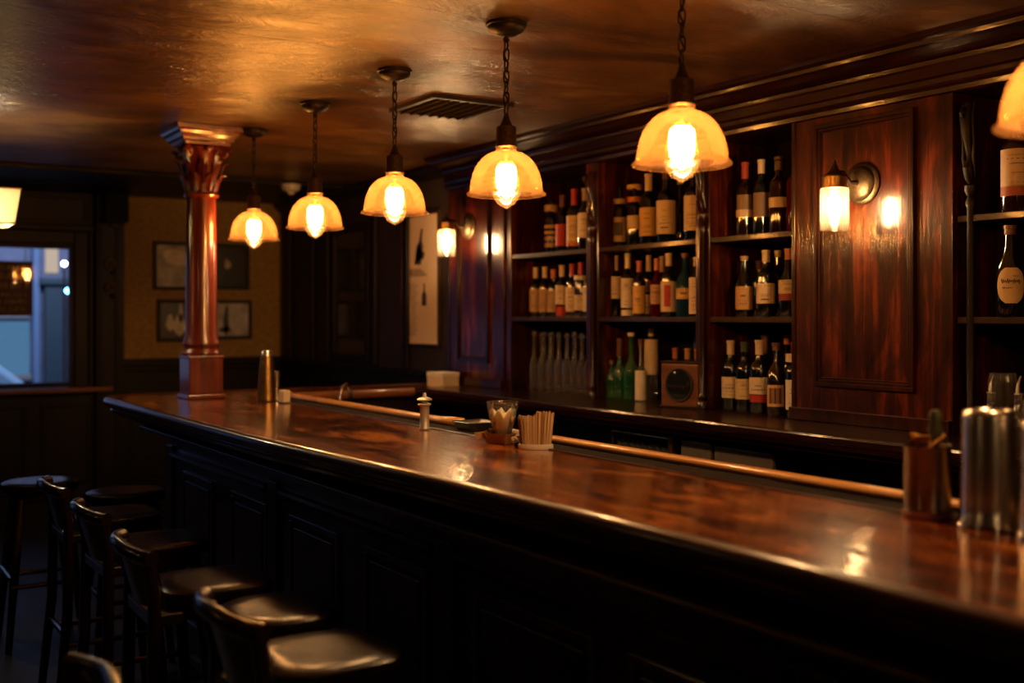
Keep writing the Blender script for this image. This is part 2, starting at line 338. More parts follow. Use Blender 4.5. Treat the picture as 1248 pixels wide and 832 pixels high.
# glazed door
bm = BM(); frame_mb_y(bm, YF+.07, DX0, DX1, 0, DZ1, .1, .05); box(bm, DX0+.1, DX1-.1, YF+.02, YF+.07, .1, .35)
dr = struct('door_1', bm, M['darkwood'], bevel=.006)
obj('door_glass', box(BM(), DX0+.1, DX1-.1, YF+.04, YF+.046, .35, DZ1-.1), M['window'], dr)
tube(bm := BM(), [(DX1-.07, YF+.0, .95), (DX1-.07, YF-.05, .96), (DX1-.07, YF-.05, 1.24), (DX1-.07, YF+.0, 1.25)], .01)
obj('door_handle', bm, M['brass'], dr, smooth=True)
# cornice along the bar wall
path = [(XF, -3.3), (XF, 6.02)]
prof = [(0, 2.30), (.018, 2.302), (.022, 2.318), (.014, 2.33), (.03, 2.336), (.036, 2.352), (.024, 2.364), (.026, 2.398), (.045, 2.402), (.05, 2.416), (.04, 2.424), (.075, 2.436), (.105, 2.452), (.125, 2.455), (.13, 2.468), (.16, 2.474), (.17, 2.489), (0, 2.489)]
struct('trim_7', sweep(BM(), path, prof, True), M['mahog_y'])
path = [(XR, 6.03), (XR, YF-.01)]
prof = [(0, 2.40), (.02, 2.402), (.03, 2.42), (.06, 2.44), (.07, 2.468), (0, 2.468)]
struct('trim_8', sweep(BM(), path, prof, True), M['darkwood'])
# panelling on the poster wall: dado and tall boards with a glazed dark panel
bm = BM(); box(bm, XR-.03, XR, 6.05, YF-.06, 1.13, 1.17); box(bm, XR-.012, XR, 6.05, YF-.06, 0, 1.13)
for y0, y1 in ((6.2, 6.85), (6.95, 7.6), (7.7, 8.3)): frame_mb(bm, XR-.012, y0, y1, .2, 1.05, .03, .015)
struct('trim_9', bm, M['darkwood'], bevel=.005)
bm = BM()
for y in (8.75, 8.25, 7.95, 7.12, 6.62): box(bm, XR-.035, XR, y-.035, y+.035, 1.17, 2.40)
struct('trim_10', bm, M['darkwood'], bevel=.006)
bm = BM(); frame_mb(bm, XR, 7.2, 7.86, 1.19, 2.2, .06, .03)
gd = struct('window_2', bm, M['darkwood'], bevel=.005)
obj('dark_glass', box(BM(), XR-.012, XR-.006, 7.26, 7.80, 1.25, 2.14), plain('black_glass', (.01, .011, .013), .08, spec=.8), gd)

# ------------------------------------------------------------------ street outside the window
struct('ground_outside', box(BM(), -8, 10, YF+.11, 22, -.25, -.12), plain('wet_asphalt', (.03, .033, .04), .4, noise=.4))
fa = thing('shop_front', 'blue grey shop front across the street seen through the left window', 'building', (0, 14, 0))
obj('wall', box(BM(), -4, 6.5, 0, .3, -.12, 4.5), plain('facade_paint', (.15, .15, .21), .7, noise=.3, scale=3), fa)
bm = BM(); box(bm, 2.36, 2.58, -.1, 0, -.1, 1.90); box(bm, 2.30, 2.64, -.16, 0, 1.90, 1.98)
obj('door', bm, plain('dark_teal_door', (.025, .045, .055), .5, noise=.3), fa, bevel=.01)
bm = BM(); box(bm, 2.38, 2.52, -.03, 0, 2.04, 2.42)
obj('lit_window', bm, emit('lit_blind', (1, .78, .58), .55), fa)
bm = BM()
for x in (1.2, 2.27, 2.68): box(bm, x-.035, x+.035, -.1, 0, -.1, 2.6)
obj('pilaster', bm, plain('facade_blue', (.12, .18, .28), .6), fa, bevel=.01)
bm = BM(); box(bm, 1.3, 2.2, -.06, 0, .85, 1.47)
obj('shop_window', bm, emit('blue_shop_glow', (.10, .24, .42), .7), fa)
bm = BM(); box(bm, -4, 2.2, -.08, 0, 1.50, 1.56); box(bm, 1.25, 2.22, -.1, 0, .78, .85)
obj('ledge', bm, plain('ledge_paint', (.2, .17, .16), .6), fa, bevel=.01)
# car parked outside
car = thing('car', 'pale blue car parked outside the left window', 'car', (.83, 12.4, -.12))
pr = [(-1.9, .25), (-1.95, .6), (-1.5, .82), (-.9, .9), (-.5, 1.28), (.6, 1.32), (1.05, .95), (1.2, .75), (1.22, .3)]
lo = BM(); A = [lo.verts.new((x, -.4, z)) for x, z in pr]; B = [lo.verts.new((x, .6, z)) for x, z in pr]
lo.faces.new(A); lo.faces.new(B[::-1])
for i in range(len(pr)): j = (i+1) % len(pr); lo.faces.new((A[i], A[j], B[j], B[i]))
obj('body', lo, plain('car_paint', (.30, .42, .50), .3, coat=.6), car, bevel=.06)
bm = BM(); box(bm, -.55, .5, -.42, -.39, .92, 1.2)
obj('side_window', bm, M['black'], car, bevel=.03)
for x in (-1.2, .7):
    m = Matrix.Translation((x, -.35, .2)) @ Matrix.Rotation(PI/2, 4, 'X')
    obj('wheel', lathe(BM(), [(0, -.1), (.3, -.1), (.32, -.05), (.32, .05), (.3, .1), (0, .1)], 24, m=m), M['black'], car, smooth=True)
for k, (x, y, z, c, s, nm, lb) in enumerate([(2.37, 12.8, 2.10, (.85, .9, 1), 14, .03, 'small white street light beyond the left window, above the blue one'),
                                       (2.37, 12.6, 1.80, (.12, .5, 1), 22, .03, 'small bright blue street light beyond the left window')]):
    t = thing('street_light', lb, 'light', (x, y, -.12))
    obj('post', tube(BM(), [(0, 0, 0), (0, 0, z+.07)], .015), M['iron'], t, smooth=True)
    obj('lamp', lathe(BM(), [(0, -nm), (nm*.8, -nm*.5), (nm, 0), (nm*.8, nm*.5), (0, nm)], 12, c=(0, 0, z+.12)), emit('street_lamp_glow', c, s), t)

# sign hung inside the window, seen from the back
sg = thing('window_sign', 'brown wooden sign hanging behind the left window glass', 'sign', (1.25, YF+.062, 1.52))
obj('board', box(BM(), -.42, .20, -.008, .008, .008, .42), wood('sign_wood', (.10, .04, .02), (.18, .075, .035), (.28, .12, .05), axis=0, grain=20, rough=.6, coat=0), sg, bevel=.002)
bm = BM(); rnd = random.Random(3)
for r_, (zz, h_) in enumerate([(.355, .035), (.285, .045), (.215, .045), (.15, .03), (.10, .03), (.04, .035)]):
    x = -.39
    while x < .15:
        w_ = rnd.uniform(.014, .03)
        box(bm, x, x+.006, -.0105, -.008, zz, zz+h_); 
        if rnd.random() < .6: box(bm, x, x+w_, -.0105, -.008, zz+h_*rnd.choice([0, .45, .85]), zz+h_*.15+h_*.0+.008+zz*0 if False else zz+h_)if rnd.random() < .15 else box(bm, x+w_-.006, x+w_, -.0105, -.008, zz, zz+h_*rnd.choice([.5, 1]))
        x += w_+.012
obj('lettering', bm, plain('sign_letter', (.65, .42, .2), .6), sg)
obj('chain', tube(BM(), [(-.3, 0, .42), (-.3, 0, .56)], .003), M['brass'], sg); obj('chain', tube(BM(), [(.15, 0, .42), (.15, 0, .56)], .003), M['brass'], sg)
# speaker
sp = thing('loudspeaker', 'small black loudspeaker high on the far wall right of the window', 'speaker', (2.0, YF-.11, 2.24))
obj('cabinet', box(BM(), -.085, .085, -.17, 0, 0, .225), M['black'], sp, bevel=.012)
obj('grille', box(BM(), -.07, .07, -.178, -.17, .015, .21), plain('speaker_grille', (.008, .008, .009), .9, noise=.5, bump=1, scale=500), sp)
obj('bracket', box(BM(), -.02, .02, -.05, .005, -.03, 0), M['iron'], sp)
# carved brackets on the window pilaster
for k, (z, lb) in enumerate([(1.92, 'upper carved scroll ornament on the pilaster beside the window'), (1.74, 'lower carved scroll ornament on the pilaster beside the window')]):
    t = thing('carved_ornament', lb, 'ornament', (1.97, YF-.13, z), group=None)
    bm = BM(); pts = [(.035*math.cos(a)*(1-a/9), 0, .05*math.sin(a)*(1-a/9)) for a in [i*.35 for i in range(20)]]
    tube(bm, pts, [.014*(1-i/26) for i in range(20)], 8)
    obj('scroll', bm, plain('pale_oak', (.16, .10, .05), .5), t, smooth=True)
    obj('boss', lathe(BM(), [(0, -.02), (.016, -.01), (.02, 0), (.016, .01), (0, .02)], 12, c=(.03, 0, -.06)), M['shelf'], t, smooth=True)
# cream shade lamp at the left edge
lp = thing('ceiling_lamp', 'cream fabric shade lamp glowing at the left edge above the window', 'lamp', (.715, 6.0, 1.975))
bm = BM(); lathe(bm, [(.20, 0), (.203, .004), (.235, .165), (.232, .17), (.229, .165), (.197, .006), (.20, 0)], 4, a0=PI/4, a1=PI/4+2*PI)
sh = obj('shade', bm, M['fabricshade'], lp)
bm = BM()
for r_, z_ in ((.202, 0), (.236, .168)): tube(bm, [(r_*math.cos(PI/4+k*PI/2), r_*math.sin(PI/4+k*PI/2), z_) for k in range(4)], .004, 6, closed=True)
obj('shade_rim', bm, M['cream'], lp)
obj('rod', tube(BM(), [(0, 0, .09), (0, 0, CEIL-1.975)], .008), M['iron'], lp, smooth=True)
obj('bulb', lathe(BM(), [(0, .02), (.02, .03), (.028, .06), (.016, .095), (0, .1)], 12), emit('warm_white_bulb', (1, .78, .48), 330), lp, smooth=True)
# smoke detector
sd = thing('smoke_detector', 'small white smoke detector on the ceiling near the far wall', 'detector', (2.93, 7.55, CEIL-.021))
obj('housing', lathe(BM(), [(0, -.055), (.04, -.055), (.062, -.04), (.068, -.015), (.07, 0), (0, 0)], 24), M['plastic'], sd, smooth=True)
obj('sensor_cap', lathe(BM(), [(0, -.075), (.02, -.073), (.028, -.056), (0, -.055)], 18), M['white'], sd, smooth=True)
# ceiling vent
vt = thing('ceiling_vent', 'slatted rectangular metal vent grille on the ceiling', 'vent', (2.50, 4.45, CEIL))
VC = [(0, 0)]
m4 = Matrix.Identity(4)
bm = BM()
hx, hy = .21, .215
box(bm, -hx, hx, -hy, -hy+.03, -.018, 0); box(bm, -hx, hx, hy-.03, hy, -.018, 0); box(bm, -hx, -hx+.03, -hy+.03, hy-.03, -.018, 0); box(bm, hx-.03, hx, -hy+.03, hy-.03, -.018, 0)
obj('frame', bm, M['iron'], vt, bevel=.003)
obj('duct_shade', box(BM(), -hx+.03, hx-.03, -hy+.03, hy-.03, -.003, -.001), M['black'], vt)  # black sheet standing in for the shade behind the slats
for i in range(7):
    x = -hx+.056+i*.0497
    mm = Matrix.Translation((x, 0, -.012)) @ Matrix.Rotation(math.radians(-55), 4, 'Y')
    obj('slat', box(BM(), -.018, .018, -hy+.03, hy-.03, -.0015, .0015, mm), M['bronze'], vt)

# ------------------------------------------------------------------ pictures and poster
def picture(x0, x1, z0, z1, label, dark, light, seed, shapes, grp='framed photographs on the ochre wall'):
    t = thing('picture_frame', label, 'picture', ((x0+x1)/2, YF-.006, (z0+z1)/2), group=grp)
    hx, hz = (x1-x0)/2, (z1-z0)/2
    bm = BM(); frame_mb_y(bm, 0, -hx, hx, -hz, hz, .028, .028)
    obj('frame', bm, M['black'], t, bevel=.004)
    obj('photograph', box(BM(), -hx+.026, hx-.026, -.010, -.004, -hz+.026, hz-.026), plain('photo_paper', dark, .35, noise=.5, scale=9), t)
    bm = BM()
    for (cx, cz, rx, rz) in shapes:
        vs = [bm.verts.new((cx*hx+rx*hx*math.cos(a)*(1+.18*math.sin(3*a+seed)), -.0115, cz*hz+rz*hz*math.sin(a)*(1+.15*math.cos(2*a+seed)))) for a in [k*2*PI/20 for k in range(20)]]
        bm.faces.new(vs)
    obj('photo_image', bm, plain('photo_tone', light, .35, noise=.35, scale=14), t)
picture(2.33, 2.68, 1.735, 2.125, 'upper left framed photograph behind the column with pale horizon', (.40, .30, .20), (.75, .58, .42), 1, [(.1, .35, .7, .35)])
picture(2.73, 3.12, 1.745, 2.125, 'upper right framed dark photograph with small pale face', (.016, .013, .01), (.5, .4, .3), 2, [(.05, .1, .14, .2)])
picture(2.36, 2.69, 1.32, 1.66, 'lower left framed photograph with white figures beside column', (.05, .045, .04), (.75, .70, .64), 3, [(-.35, -.1, .2, .35), (.1, -.2, .3, .45), (.15, .35, .1, .4)])
picture(2.73, 3.14, 1.335, 1.66, 'lower right framed pale blue photograph with dark figure', (.58, .56, .68), (.05, .05, .06), 4, [(-.05, -.05, .12, .7), (-.1, -.5, .25, .15)])
# poster on the side wall
PY0, PY1 = PY(492, XR), PY(537, XR)
po = thing('poster', 'tall cream poster in a thin frame with dark bottle drawings', 'poster', (XR-.003, (PY0+PY1)/2, 0))
hy = abs(PY0-PY1)/2; pz0, pz1 = EYE-.18, EYE+.665
bm = BM(); frame_mb(bm, 0, -hy-.015, hy+.015, pz0-.015, pz1+.015, .02, .02)
obj('frame', bm, M['shelf'], po, bevel=.003)
obj('paper', box(BM(), -.009, -.003, -hy, hy, pz0, pz1), plain('poster_paper', (.85, .68, .50), .6, noise=.06, scale=5), po)
bm = BM()
def flat(pts): bm.faces.new([bm.verts.new((-.0105, y, z)) for y, z in pts])
def silh(cy, z0, h, w, lean=0):
    pr = [(w, 0), (w, .5), (w*.35, .66), (w*.25, .95), (w*.35, 1)]
    P = [(cy+a+lean*b*h, z0+b*h) for a, b in pr]+[(cy-a+lean*b*h, z0+b*h) for a, b in pr[::-1]]; flat(P)
zt = pz1-pz0
silh(.03, pz0+zt*.62, zt*.27, .045, -.25); flat([(.04, pz0+zt*.78), (-.07, pz0+zt*.70), (-.05, pz0+zt*.66), (.06, pz0+zt*.64)])
silh(-.06, pz0+zt*.30, zt*.17, .032)
for k in range(5): flat([(.17-.0, pz0+zt*(.53+.012*k)), (-.10+.02*k, pz0+zt*(.53+.012*k)), (-.10+.02*k, pz0+zt*(.535+.012*k)), (.17, pz0+zt*(.535+.012*k))])
obj('bottle_drawing', bm, plain('poster_ink', (.05, .03, .03), .6), po)
bm = BM()
for k in range(22):
    zz = pz0+zt*(.07+.019*k); l = .10+.05*random.random()
    box(bm, -.0102, -.009, .17-l, .17, zz, zz+.005)
obj('printed_lines', bm, plain('poster_print', (.26, .19, .14), .6), po)

# ------------------------------------------------------------------ the bar
BZ = 1.10
fpts = [(1.405, -.9), (1.405, 1.2), (1.403, 1.7), (1.383, 2.46), (1.345, 3.15), (1.318, 3.7), (1.308, 4.6), (1.305, 5.9)]
def catmull(P, n=6):
    out = []
    for i in range(len(P)-1):
        p0 = Vector(P[max(0, i-1)]); p1 = Vector(P[i]); p2 = Vector(P[i+1]); p3 = Vector(P[min(len(P)-1, i+2)])
        for k in range(n):
            t = k/n; out.append(tuple(.5*((2*p1)+(-p0+p2)*t+(2*p0-5*p1+4*p2-p3)*t*t+(-p0+3*p1-3*p2+p3)*t**3)))
    out.append(tuple(P[-1])); return out
front = catmull(fpts)
front = [(x, y) for x, y in front]
r = .25
front += [(1.305+r-r*math.cos(a), 5.9+r*math.sin(a)) for a in [k*PI/2/8 for k in range(1, 9)]] + [(1.9, 6.15), (3.37, 6.15)]
bar = thing('bar_counter', 'long polished mahogany bar counter with panelled front', 'bar counter')
outline = front + [(3.37, 5.78), (2.20, 5.78), (2.20, 5.52), (1.985, 5.52), (1.985, -.9)]
obj('counter_top', poly(BM(), outline, BZ-.045, BZ), M['bartop'], bar)
prof = [(-.022, BZ), (-.014, BZ+.006), (0, BZ+.007), (.012, BZ+.001), (.018, BZ-.012), (.016, BZ-.028), (.004, BZ-.040), (-.012, BZ-.044), (-.022, BZ-.05), (-.016, BZ-.058), (-.02, BZ-.07),
        (-.035, BZ-.078), (-.05, BZ-.082), (-.065, BZ-.095), (-.085, BZ-.10), (-.09, BZ-.045)]
obj('edge_moulding', sweep(BM(), front, prof, True), M['nosing'], bar, smooth=True)
# raised lip where the wood meets the mat
obj('inner_lip', box(BM(), 1.975, 1.990, -.9, 5.52, BZ-.04, BZ+.004), M['nosing'], bar, bevel=.002)
obj('drip_channel', box(BM(), 1.990, 2.125, -.9, 5.52, BZ-.05, BZ-.016), M['black'], bar)
# body
bodypts = [(1.50, -.9), (1.50, 5.42), (1.50, 5.62), (2.13, 5.62), (2.13, -.9)]
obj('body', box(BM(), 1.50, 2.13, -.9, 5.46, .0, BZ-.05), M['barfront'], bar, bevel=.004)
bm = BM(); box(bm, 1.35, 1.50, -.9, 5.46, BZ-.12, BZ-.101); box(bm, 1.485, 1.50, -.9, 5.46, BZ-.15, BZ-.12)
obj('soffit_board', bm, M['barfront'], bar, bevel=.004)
groups = [(4.10, 5.40), (2.76, 3.95), (1.42, 2.625), (.08, 1.28), (-.9, -.06)]
panels = [(4.80, 5.19), (4.13, 4.49), (3.45, 3.83), (2.83, 3.19), (2.03, 2.51), (1.5, 1.85), (.80, 1.18), (.18, .55)]
for (a, b) in groups:
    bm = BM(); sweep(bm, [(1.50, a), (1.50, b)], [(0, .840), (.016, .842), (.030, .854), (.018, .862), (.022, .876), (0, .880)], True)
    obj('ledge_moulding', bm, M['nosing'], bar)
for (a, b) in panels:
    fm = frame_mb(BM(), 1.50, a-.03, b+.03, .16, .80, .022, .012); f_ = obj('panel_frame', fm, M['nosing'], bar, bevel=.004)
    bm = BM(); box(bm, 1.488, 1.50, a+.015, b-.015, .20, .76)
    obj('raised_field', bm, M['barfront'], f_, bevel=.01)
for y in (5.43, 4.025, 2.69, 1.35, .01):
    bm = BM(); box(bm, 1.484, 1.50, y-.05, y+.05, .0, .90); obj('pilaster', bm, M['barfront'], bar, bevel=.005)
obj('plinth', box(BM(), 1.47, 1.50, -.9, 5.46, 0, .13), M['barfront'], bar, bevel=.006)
# staff side rail, in two lengths
bm = BM(); tube(bm, [(2.145, -.9, BZ+.004), (2.145, 3.42, BZ+.004)], .018, 12, ry=.014); obj('arm_rail', bm, M['rail'], bar, smooth=True)
bm = BM(); tube(bm, [(2.145, 5.50, BZ+.004), (2.145, 3.90, BZ+.004), (2.155, 3.82, BZ+.006), (2.18, 3.79, BZ+.004), (2.20, 3.80, BZ-.02), (2.20, 3.82, BZ-.06)], [.018]*2+[.02]*2+[.018]*2, 12); obj('arm_rail', bm, M['rail'], bar, smooth=True)
obj('rail_knob', lathe(BM(), [(0, -.018), (.014, -.012), (.018, 0), (.014, .012), (0, .018)], 14, c=(2.145, 5.53, BZ+.012)), M['brass'], bar, smooth=True)
# return arm body and its thick lit edge
obj('return_body', box(BM(), 2.25, 3.37, 5.84, 6.06, 0, BZ-.05), M['barfront'], bar)
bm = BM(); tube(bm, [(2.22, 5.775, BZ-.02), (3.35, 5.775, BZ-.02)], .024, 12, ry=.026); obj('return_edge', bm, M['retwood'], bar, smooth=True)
tag(obj('bar_mat', box(BM(), 1.998, 2.118, -.9, 5.46, BZ-.0155, BZ-.006), M['rubber']), 'long dark rubber mat in the channel along the staff side of the bar', 'bar mat')
# underbar: sink counter and tap
ub = thing('sink_unit', 'steel underbar sink unit on the staff side of the bar', 'sink', (2.40, 4.7, 0))
bm = BM(); box(bm, -.25, .22, -.75, -.72, 0, .86); box(bm, -.25, .22, .72, .75, 0, .86); box(bm, -.25, -.22, -.72, .72, .5, .86); box(bm, .19, .22, -.72, .72, .5, .86); box(bm, -.22, .19, -.72, .72, .60, .62)
obj('basin', bm, M['steeldark'], ub, bevel=.004)
tp = thing('tap', 'chrome swan neck tap rising behind the bar', 'tap', (2.50, 5.56, .87))
obj('pipe', tube(BM(), [(0, 0, 0), (0, 0, .22), (-.012, -.01, .265), (-.035, -.02, .285), (-.062, -.03, .27), (-.075, -.035, .23), (-.078, -.037, .18)], .011, 10), M['chrome'], tp, smooth=True)
obj('spout', lathe(BM(), [(0, 0), (.014, 0), (.02, .03), (.019, .055), (0, .06)], 14, c=(-.078, -.037, .14)), M['chrome'], tp, smooth=True)
obj('base', lathe(BM(), [(0, 0), (.028, 0), (.028, .012), (.016, .03), (0, .03)], 18), M['chrome'], tp, smooth=True)
sw = thing('sink_surround', 'dark steel worktop under the tap behind the bar', 'worktop', (2.56, 5.5, 0))
obj('top', box(BM(), -.2, .2, -.03, .24, .84, .869), M['steeldark'], sw, bevel=.004)
obj('support', box(BM(), -.18, .18, .0, .22, 0, .84), M['black'], sw)
# steel tray in the gap of the rail
st = thing('steel_tray', 'shallow steel tray lying behind the glass at the rail gap', 'tray', (2.13, 3.60, BZ-.006))
bm = BM(); lathe(bm, [(0, .004), (.07, .004), (.085, .03), (.098, .034), (.098, .030), (.087, .026), (.073, 0), (0, 0)], 4, a0=PI/4, a1=PI/4+2*PI)
obj('dish', bm, M['steel'], st, bevel=.006)

# ------------------------------------------------------------------ column on the bar end
cx, cyy = 1.725, 5.70
co = thing('column', 'polished red mahogany column with carved capital standing on the bar', 'column', (cx, cyy, BZ))
bm = BM(); box(bm, -.098, .098, -.098, .098, 0.001, .025); box(bm, -.088, .088, -.088, .088, .025, .21); box(bm, -.093, .093, -.093, .093, .205, .222)
obj('plinth', bm, M['column'], co, bevel=.006)
obj('base_ring', lathe(BM(), [(0, .222), (.090, .222), (.096, .235), (.091, .25), (.083, .258), (.086, .27), (.093, .28), (.09, .295), (.088, .30), (.086, .315), (0, .315)], 36), M['column'], co, smooth=True)
obj('shaft', lathe(BM(), [(0, .31), (.084, .315), (.080, .33), (.079, .6), (.075, .95), (.073, 1.03), (.086, 1.037), (.09, 1.047), (.084, 1.057), (.074, 1.06), (0, 1.06)], 40), M['column'], co, smooth=True)
cap = obj('capital', lathe(BM(), [(0, 1.055), (.072, 1.06), (.074, 1.12), (.082, 1.2), (.10, 1.26), (.115, 1.285), (.105, 1.30), (0, 1.30)], 36), M['column'], co, smooth=True)
def leaf_bm(a, r0, z0, h, w, curl):
    bm = BM(); rows = []
    for i in range(9):
        t = i/8; rr = r0+.012*math.sin(t*PI*.6)+curl*t**3; z = z0+h*(t if t < .8 else .8+.2*(1-((t-.8)/.2)**2)*0+ (t-.8)*.3)
        ww = w*(math.sin(PI*min(1, .18+t*.8))**.7)*(1+.18*math.sin(t*22))
        row = []
        for k in (-1, -.5, 0, .5, 1):
            an = a+k*ww/rr; q = rr+.008*(1-abs(k))-.004*(abs(k) == .5)
            row.append(bm.verts.new((q*math.cos(an), q*math.sin(an), z)))
        rows.append(row)
    for A, B in zip(rows, rows[1:]):
        for k in range(4): bm.faces.new((A[k], A[k+1], B[k+1], B[k]))
    bmesh.ops.solidify(bm, geom=bm.faces[:], thickness=.006)
    return bm
for k in range(8): obj('leaf', leaf_bm(k*PI/4+.2, .078, 1.065, .10, .028, .035), M['column'], cap, smooth=True)
for k in range(8): obj('leaf', leaf_bm(k*PI/4+.2+PI/8, .082, 1.10, .14, .030, .045), M['column'], cap, smooth=True)
for k in range(4):
    a = PI/4+k*PI/2; bm = BM()
    for sgn in (0,):
        pts = []
        for i in range(22):
            t = i/21; an = t*2.6*PI; rad = .032*(1-t*.75)
            pts.append(((.128+rad*math.cos(an)-.0)*math.cos(a), (.128+rad*math.cos(an))*math.sin(a), 1.262-.0+rad*math.sin(an)))
        tube(bm, pts, .011, 8)
    obj('volute', bm, M['column'], cap, smooth=True)
    b2 = a+PI/4; obj('rosette', lathe(BM(), [(0, -.02), (.02, -.012), (.025, 0), (.018, .012), (0, .018)], 12, c=(.118*math.cos(b2), .118*math.sin(b2), 1.275), rib=lambda t, z: 1+.2*math.sin(5*t)), M['column'], cap, smooth=True)
bm = BM(); prof = [(.115, 1.295), (.118, 1.31), (.130, 1.315), (.134, 1.33), (.150, 1.345), (.155, 1.36), (.168, 1.368), (.172, 1.389)]
rows = [[bm.verts.new((sx*r_, sy*r_, z)) for sx, sy in ((-1, -1), (1, -1), (1, 1), (-1, 1))] for r_, z in prof]
for A, B in zip(rows, rows[1:]):
    for k in range(4): bm.faces.new((A[k], A[(k+1) % 4], B[(k+1) % 4], B[k]))
bm.faces.new(rows[0][::-1]); bm.faces.new(rows[-1])
obj('abacus', bm, M['column'], co, bevel=.002)

# ------------------------------------------------------------------ back bar
bb = thing('back_bar_cabinet', 'tall dark mahogany back bar cabinet with open bottle shelves', 'cabinet')
BCZ = 1.11
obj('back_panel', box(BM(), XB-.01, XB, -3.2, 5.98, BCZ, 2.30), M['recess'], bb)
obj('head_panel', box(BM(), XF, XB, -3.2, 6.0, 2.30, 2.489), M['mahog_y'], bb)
posts = [(5.315, .03), (4.52, .05), (3.70, .045)]
for y, h in posts:
    obj('upright', box(BM(), XF+.0, XB-.01, y-h, y+h, BCZ, 2.30), M['mahog'], bb, bevel=.004)
def colonnette(y, X=XF-.012, mat='mahog_dark'):
    bm = lathe(BM(), [(0, 0), (.026, 0), (.026, .03), (.018, .04), (.022, .055), (.014, .07), (.016, .3), (.014, .78), (.02, .80), (.013, .82), (.022, .84), (.022, .86), (0, .86)], 16, c=(X, y, BCZ))
    o = obj('colonnette', bm, M[mat], bb, smooth=True)
    bm = BM()
    tube(bm, [(X+.0, y, 1.98), (X-.008, y, 2.0), (X-.015, y, 2.03), (X-.006, y, 2.06), (X-.012, y, 2.10), (X-.022, y, 2.15), (X-.026, y, 2.20), (X-.010, y, 2.25)], [.012, .017, .020, .011, .013, .018, .021, .014], 10)
    for s in (-.022, .022):
        tube(bm, [(X-.0, y+s*.7, 2.0), (X-.014, y+s*.9, 2.06), (X-.012, y+s*.9, 2.12), (X-.024, y+s, 2.2), (X-.01, y+s, 2.25)], .006, 8)
    tube(bm, [(X-.040+.014*math.cos(a), y, 2.215+.014*math.sin(a)) for a in [i*PI/4 for i in range(8)]], .008, 6, closed=True)
    obj('carved_corbel', bm, M[mat], bb, smooth=True)
for y in (4.50, 3.685): colonnette(y)
colonnette(2.36, XF+.012, 'darkwood')
bays = [(4.57, 5.285), (3.745, 4.47), (3.16, 3.655), (.9, 2.41)]
for a, b in bays:
    for z in (1.87, 1.52):
        obj('shelf', box(BM(), XF+.005, XB-.012, a, b, z-.024, z), M['shelf'], bb, bevel=.003)
for y0, y1 in ((.75, .90), (-3.2, -.6)): obj('upright', box(BM(), XF, XB-.01, y0, y1, BCZ, 2.30), M['mahog'], bb, bevel=.004)
def pier(y0, y1, label):
    t = thing('panelled_pier', label, 'wood panel', (0, 0, 0))
    obj('body', box(BM(), XF-.012, XB-.012, y0, y1, BCZ+.001, 2.299), M['mahog'], t, bevel=.003)
    fy0, fy1, z0, z1 = y0+.15, y1-.125, BCZ+.14, 2.27
    bm = BM()                                                  # bolection moulding round the field, in three steps
    for (d, w_, e) in ((0, .016, .018), (.016, .012, .011), (.028, .008, .005)):
        frame_mb(bm, XF-.012, fy0+d, fy1-d, z0+d, z1-d, w_, e)
    obj('moulding', bm, M['mahog_dark'], t, bevel=.003)
    obj('field', box(BM(), XF-.014, XF-.012, fy0+.036, fy1-.036, z0+.036, z1-.036), M['mahog'], t)
    bm = BM(); box(bm, XF-.035, XF-.012, y0, y1, BCZ+.001, BCZ+.05); box(bm, XF-.018, XF-.012, y1-.02, y1, BCZ+.05, 2.299)
    obj('base_rail', bm, M['mahog_dark'], t, bevel=.006)
pier(5.345, 5.985, 'mahogany panelled pier behind the far wall sconce')
pier(2.415, 3.155, 'large mahogany panelled pier behind the near wall sconce')
bc = thing('back_counter', 'dark mahogany back counter shelf under the bottles', 'counter')
outl = [(2.99, -3.2), (2.99, 5.76), (XB-.011, 5.76), (XB-.011, -3.2)]
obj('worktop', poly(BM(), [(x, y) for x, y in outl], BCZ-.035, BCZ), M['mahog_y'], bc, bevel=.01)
obj('edge_moulding', sweep(BM(), [(2.992, -3.2), (2.992, 5.74)], [(-.01, BCZ-.034), (.004, BCZ-.036), (.0, BCZ-.05), (-.015, BCZ-.055), (-.02, BCZ-.07), (-.03, BCZ-.072), (-.03, BCZ-.034)], True), M['mahog_y'], bc)
obj('carcass', box(BM(), 3.20, XB-.011, -3.2, 5.7, 0, BCZ-.036), M['darkwood'], bc)
# fridge fronts below
def steel_unit(p0, p1, lab, m, zt):
    y1, y0 = PY(p0, 3.1), PY(p1, 3.1); t = thing('steel_cabinet', lab, 'steel cabinet', (3.1, (y0+y1)/2, 0)); h = (y1-y0)/2-.005
    obj('case', box(BM(), 0, .095, -h, h, 0, zt), M['black'], t); obj('front', box(BM(), -.018, 0, -h, h, .62, zt), M[m], t, bevel=.003)
    obj('handle', tube(BM(), [(-.03, -h*.6, .70), (-.03, h*.6, .70)], .006), M['steel'], t)
steel_unit(833, 871, 'short brushed steel drawer front under the back counter', 'painted', 1.005)
steel_unit(873.5, 947, 'long dull steel drawer front under the back counter', 'painted', 1.0)
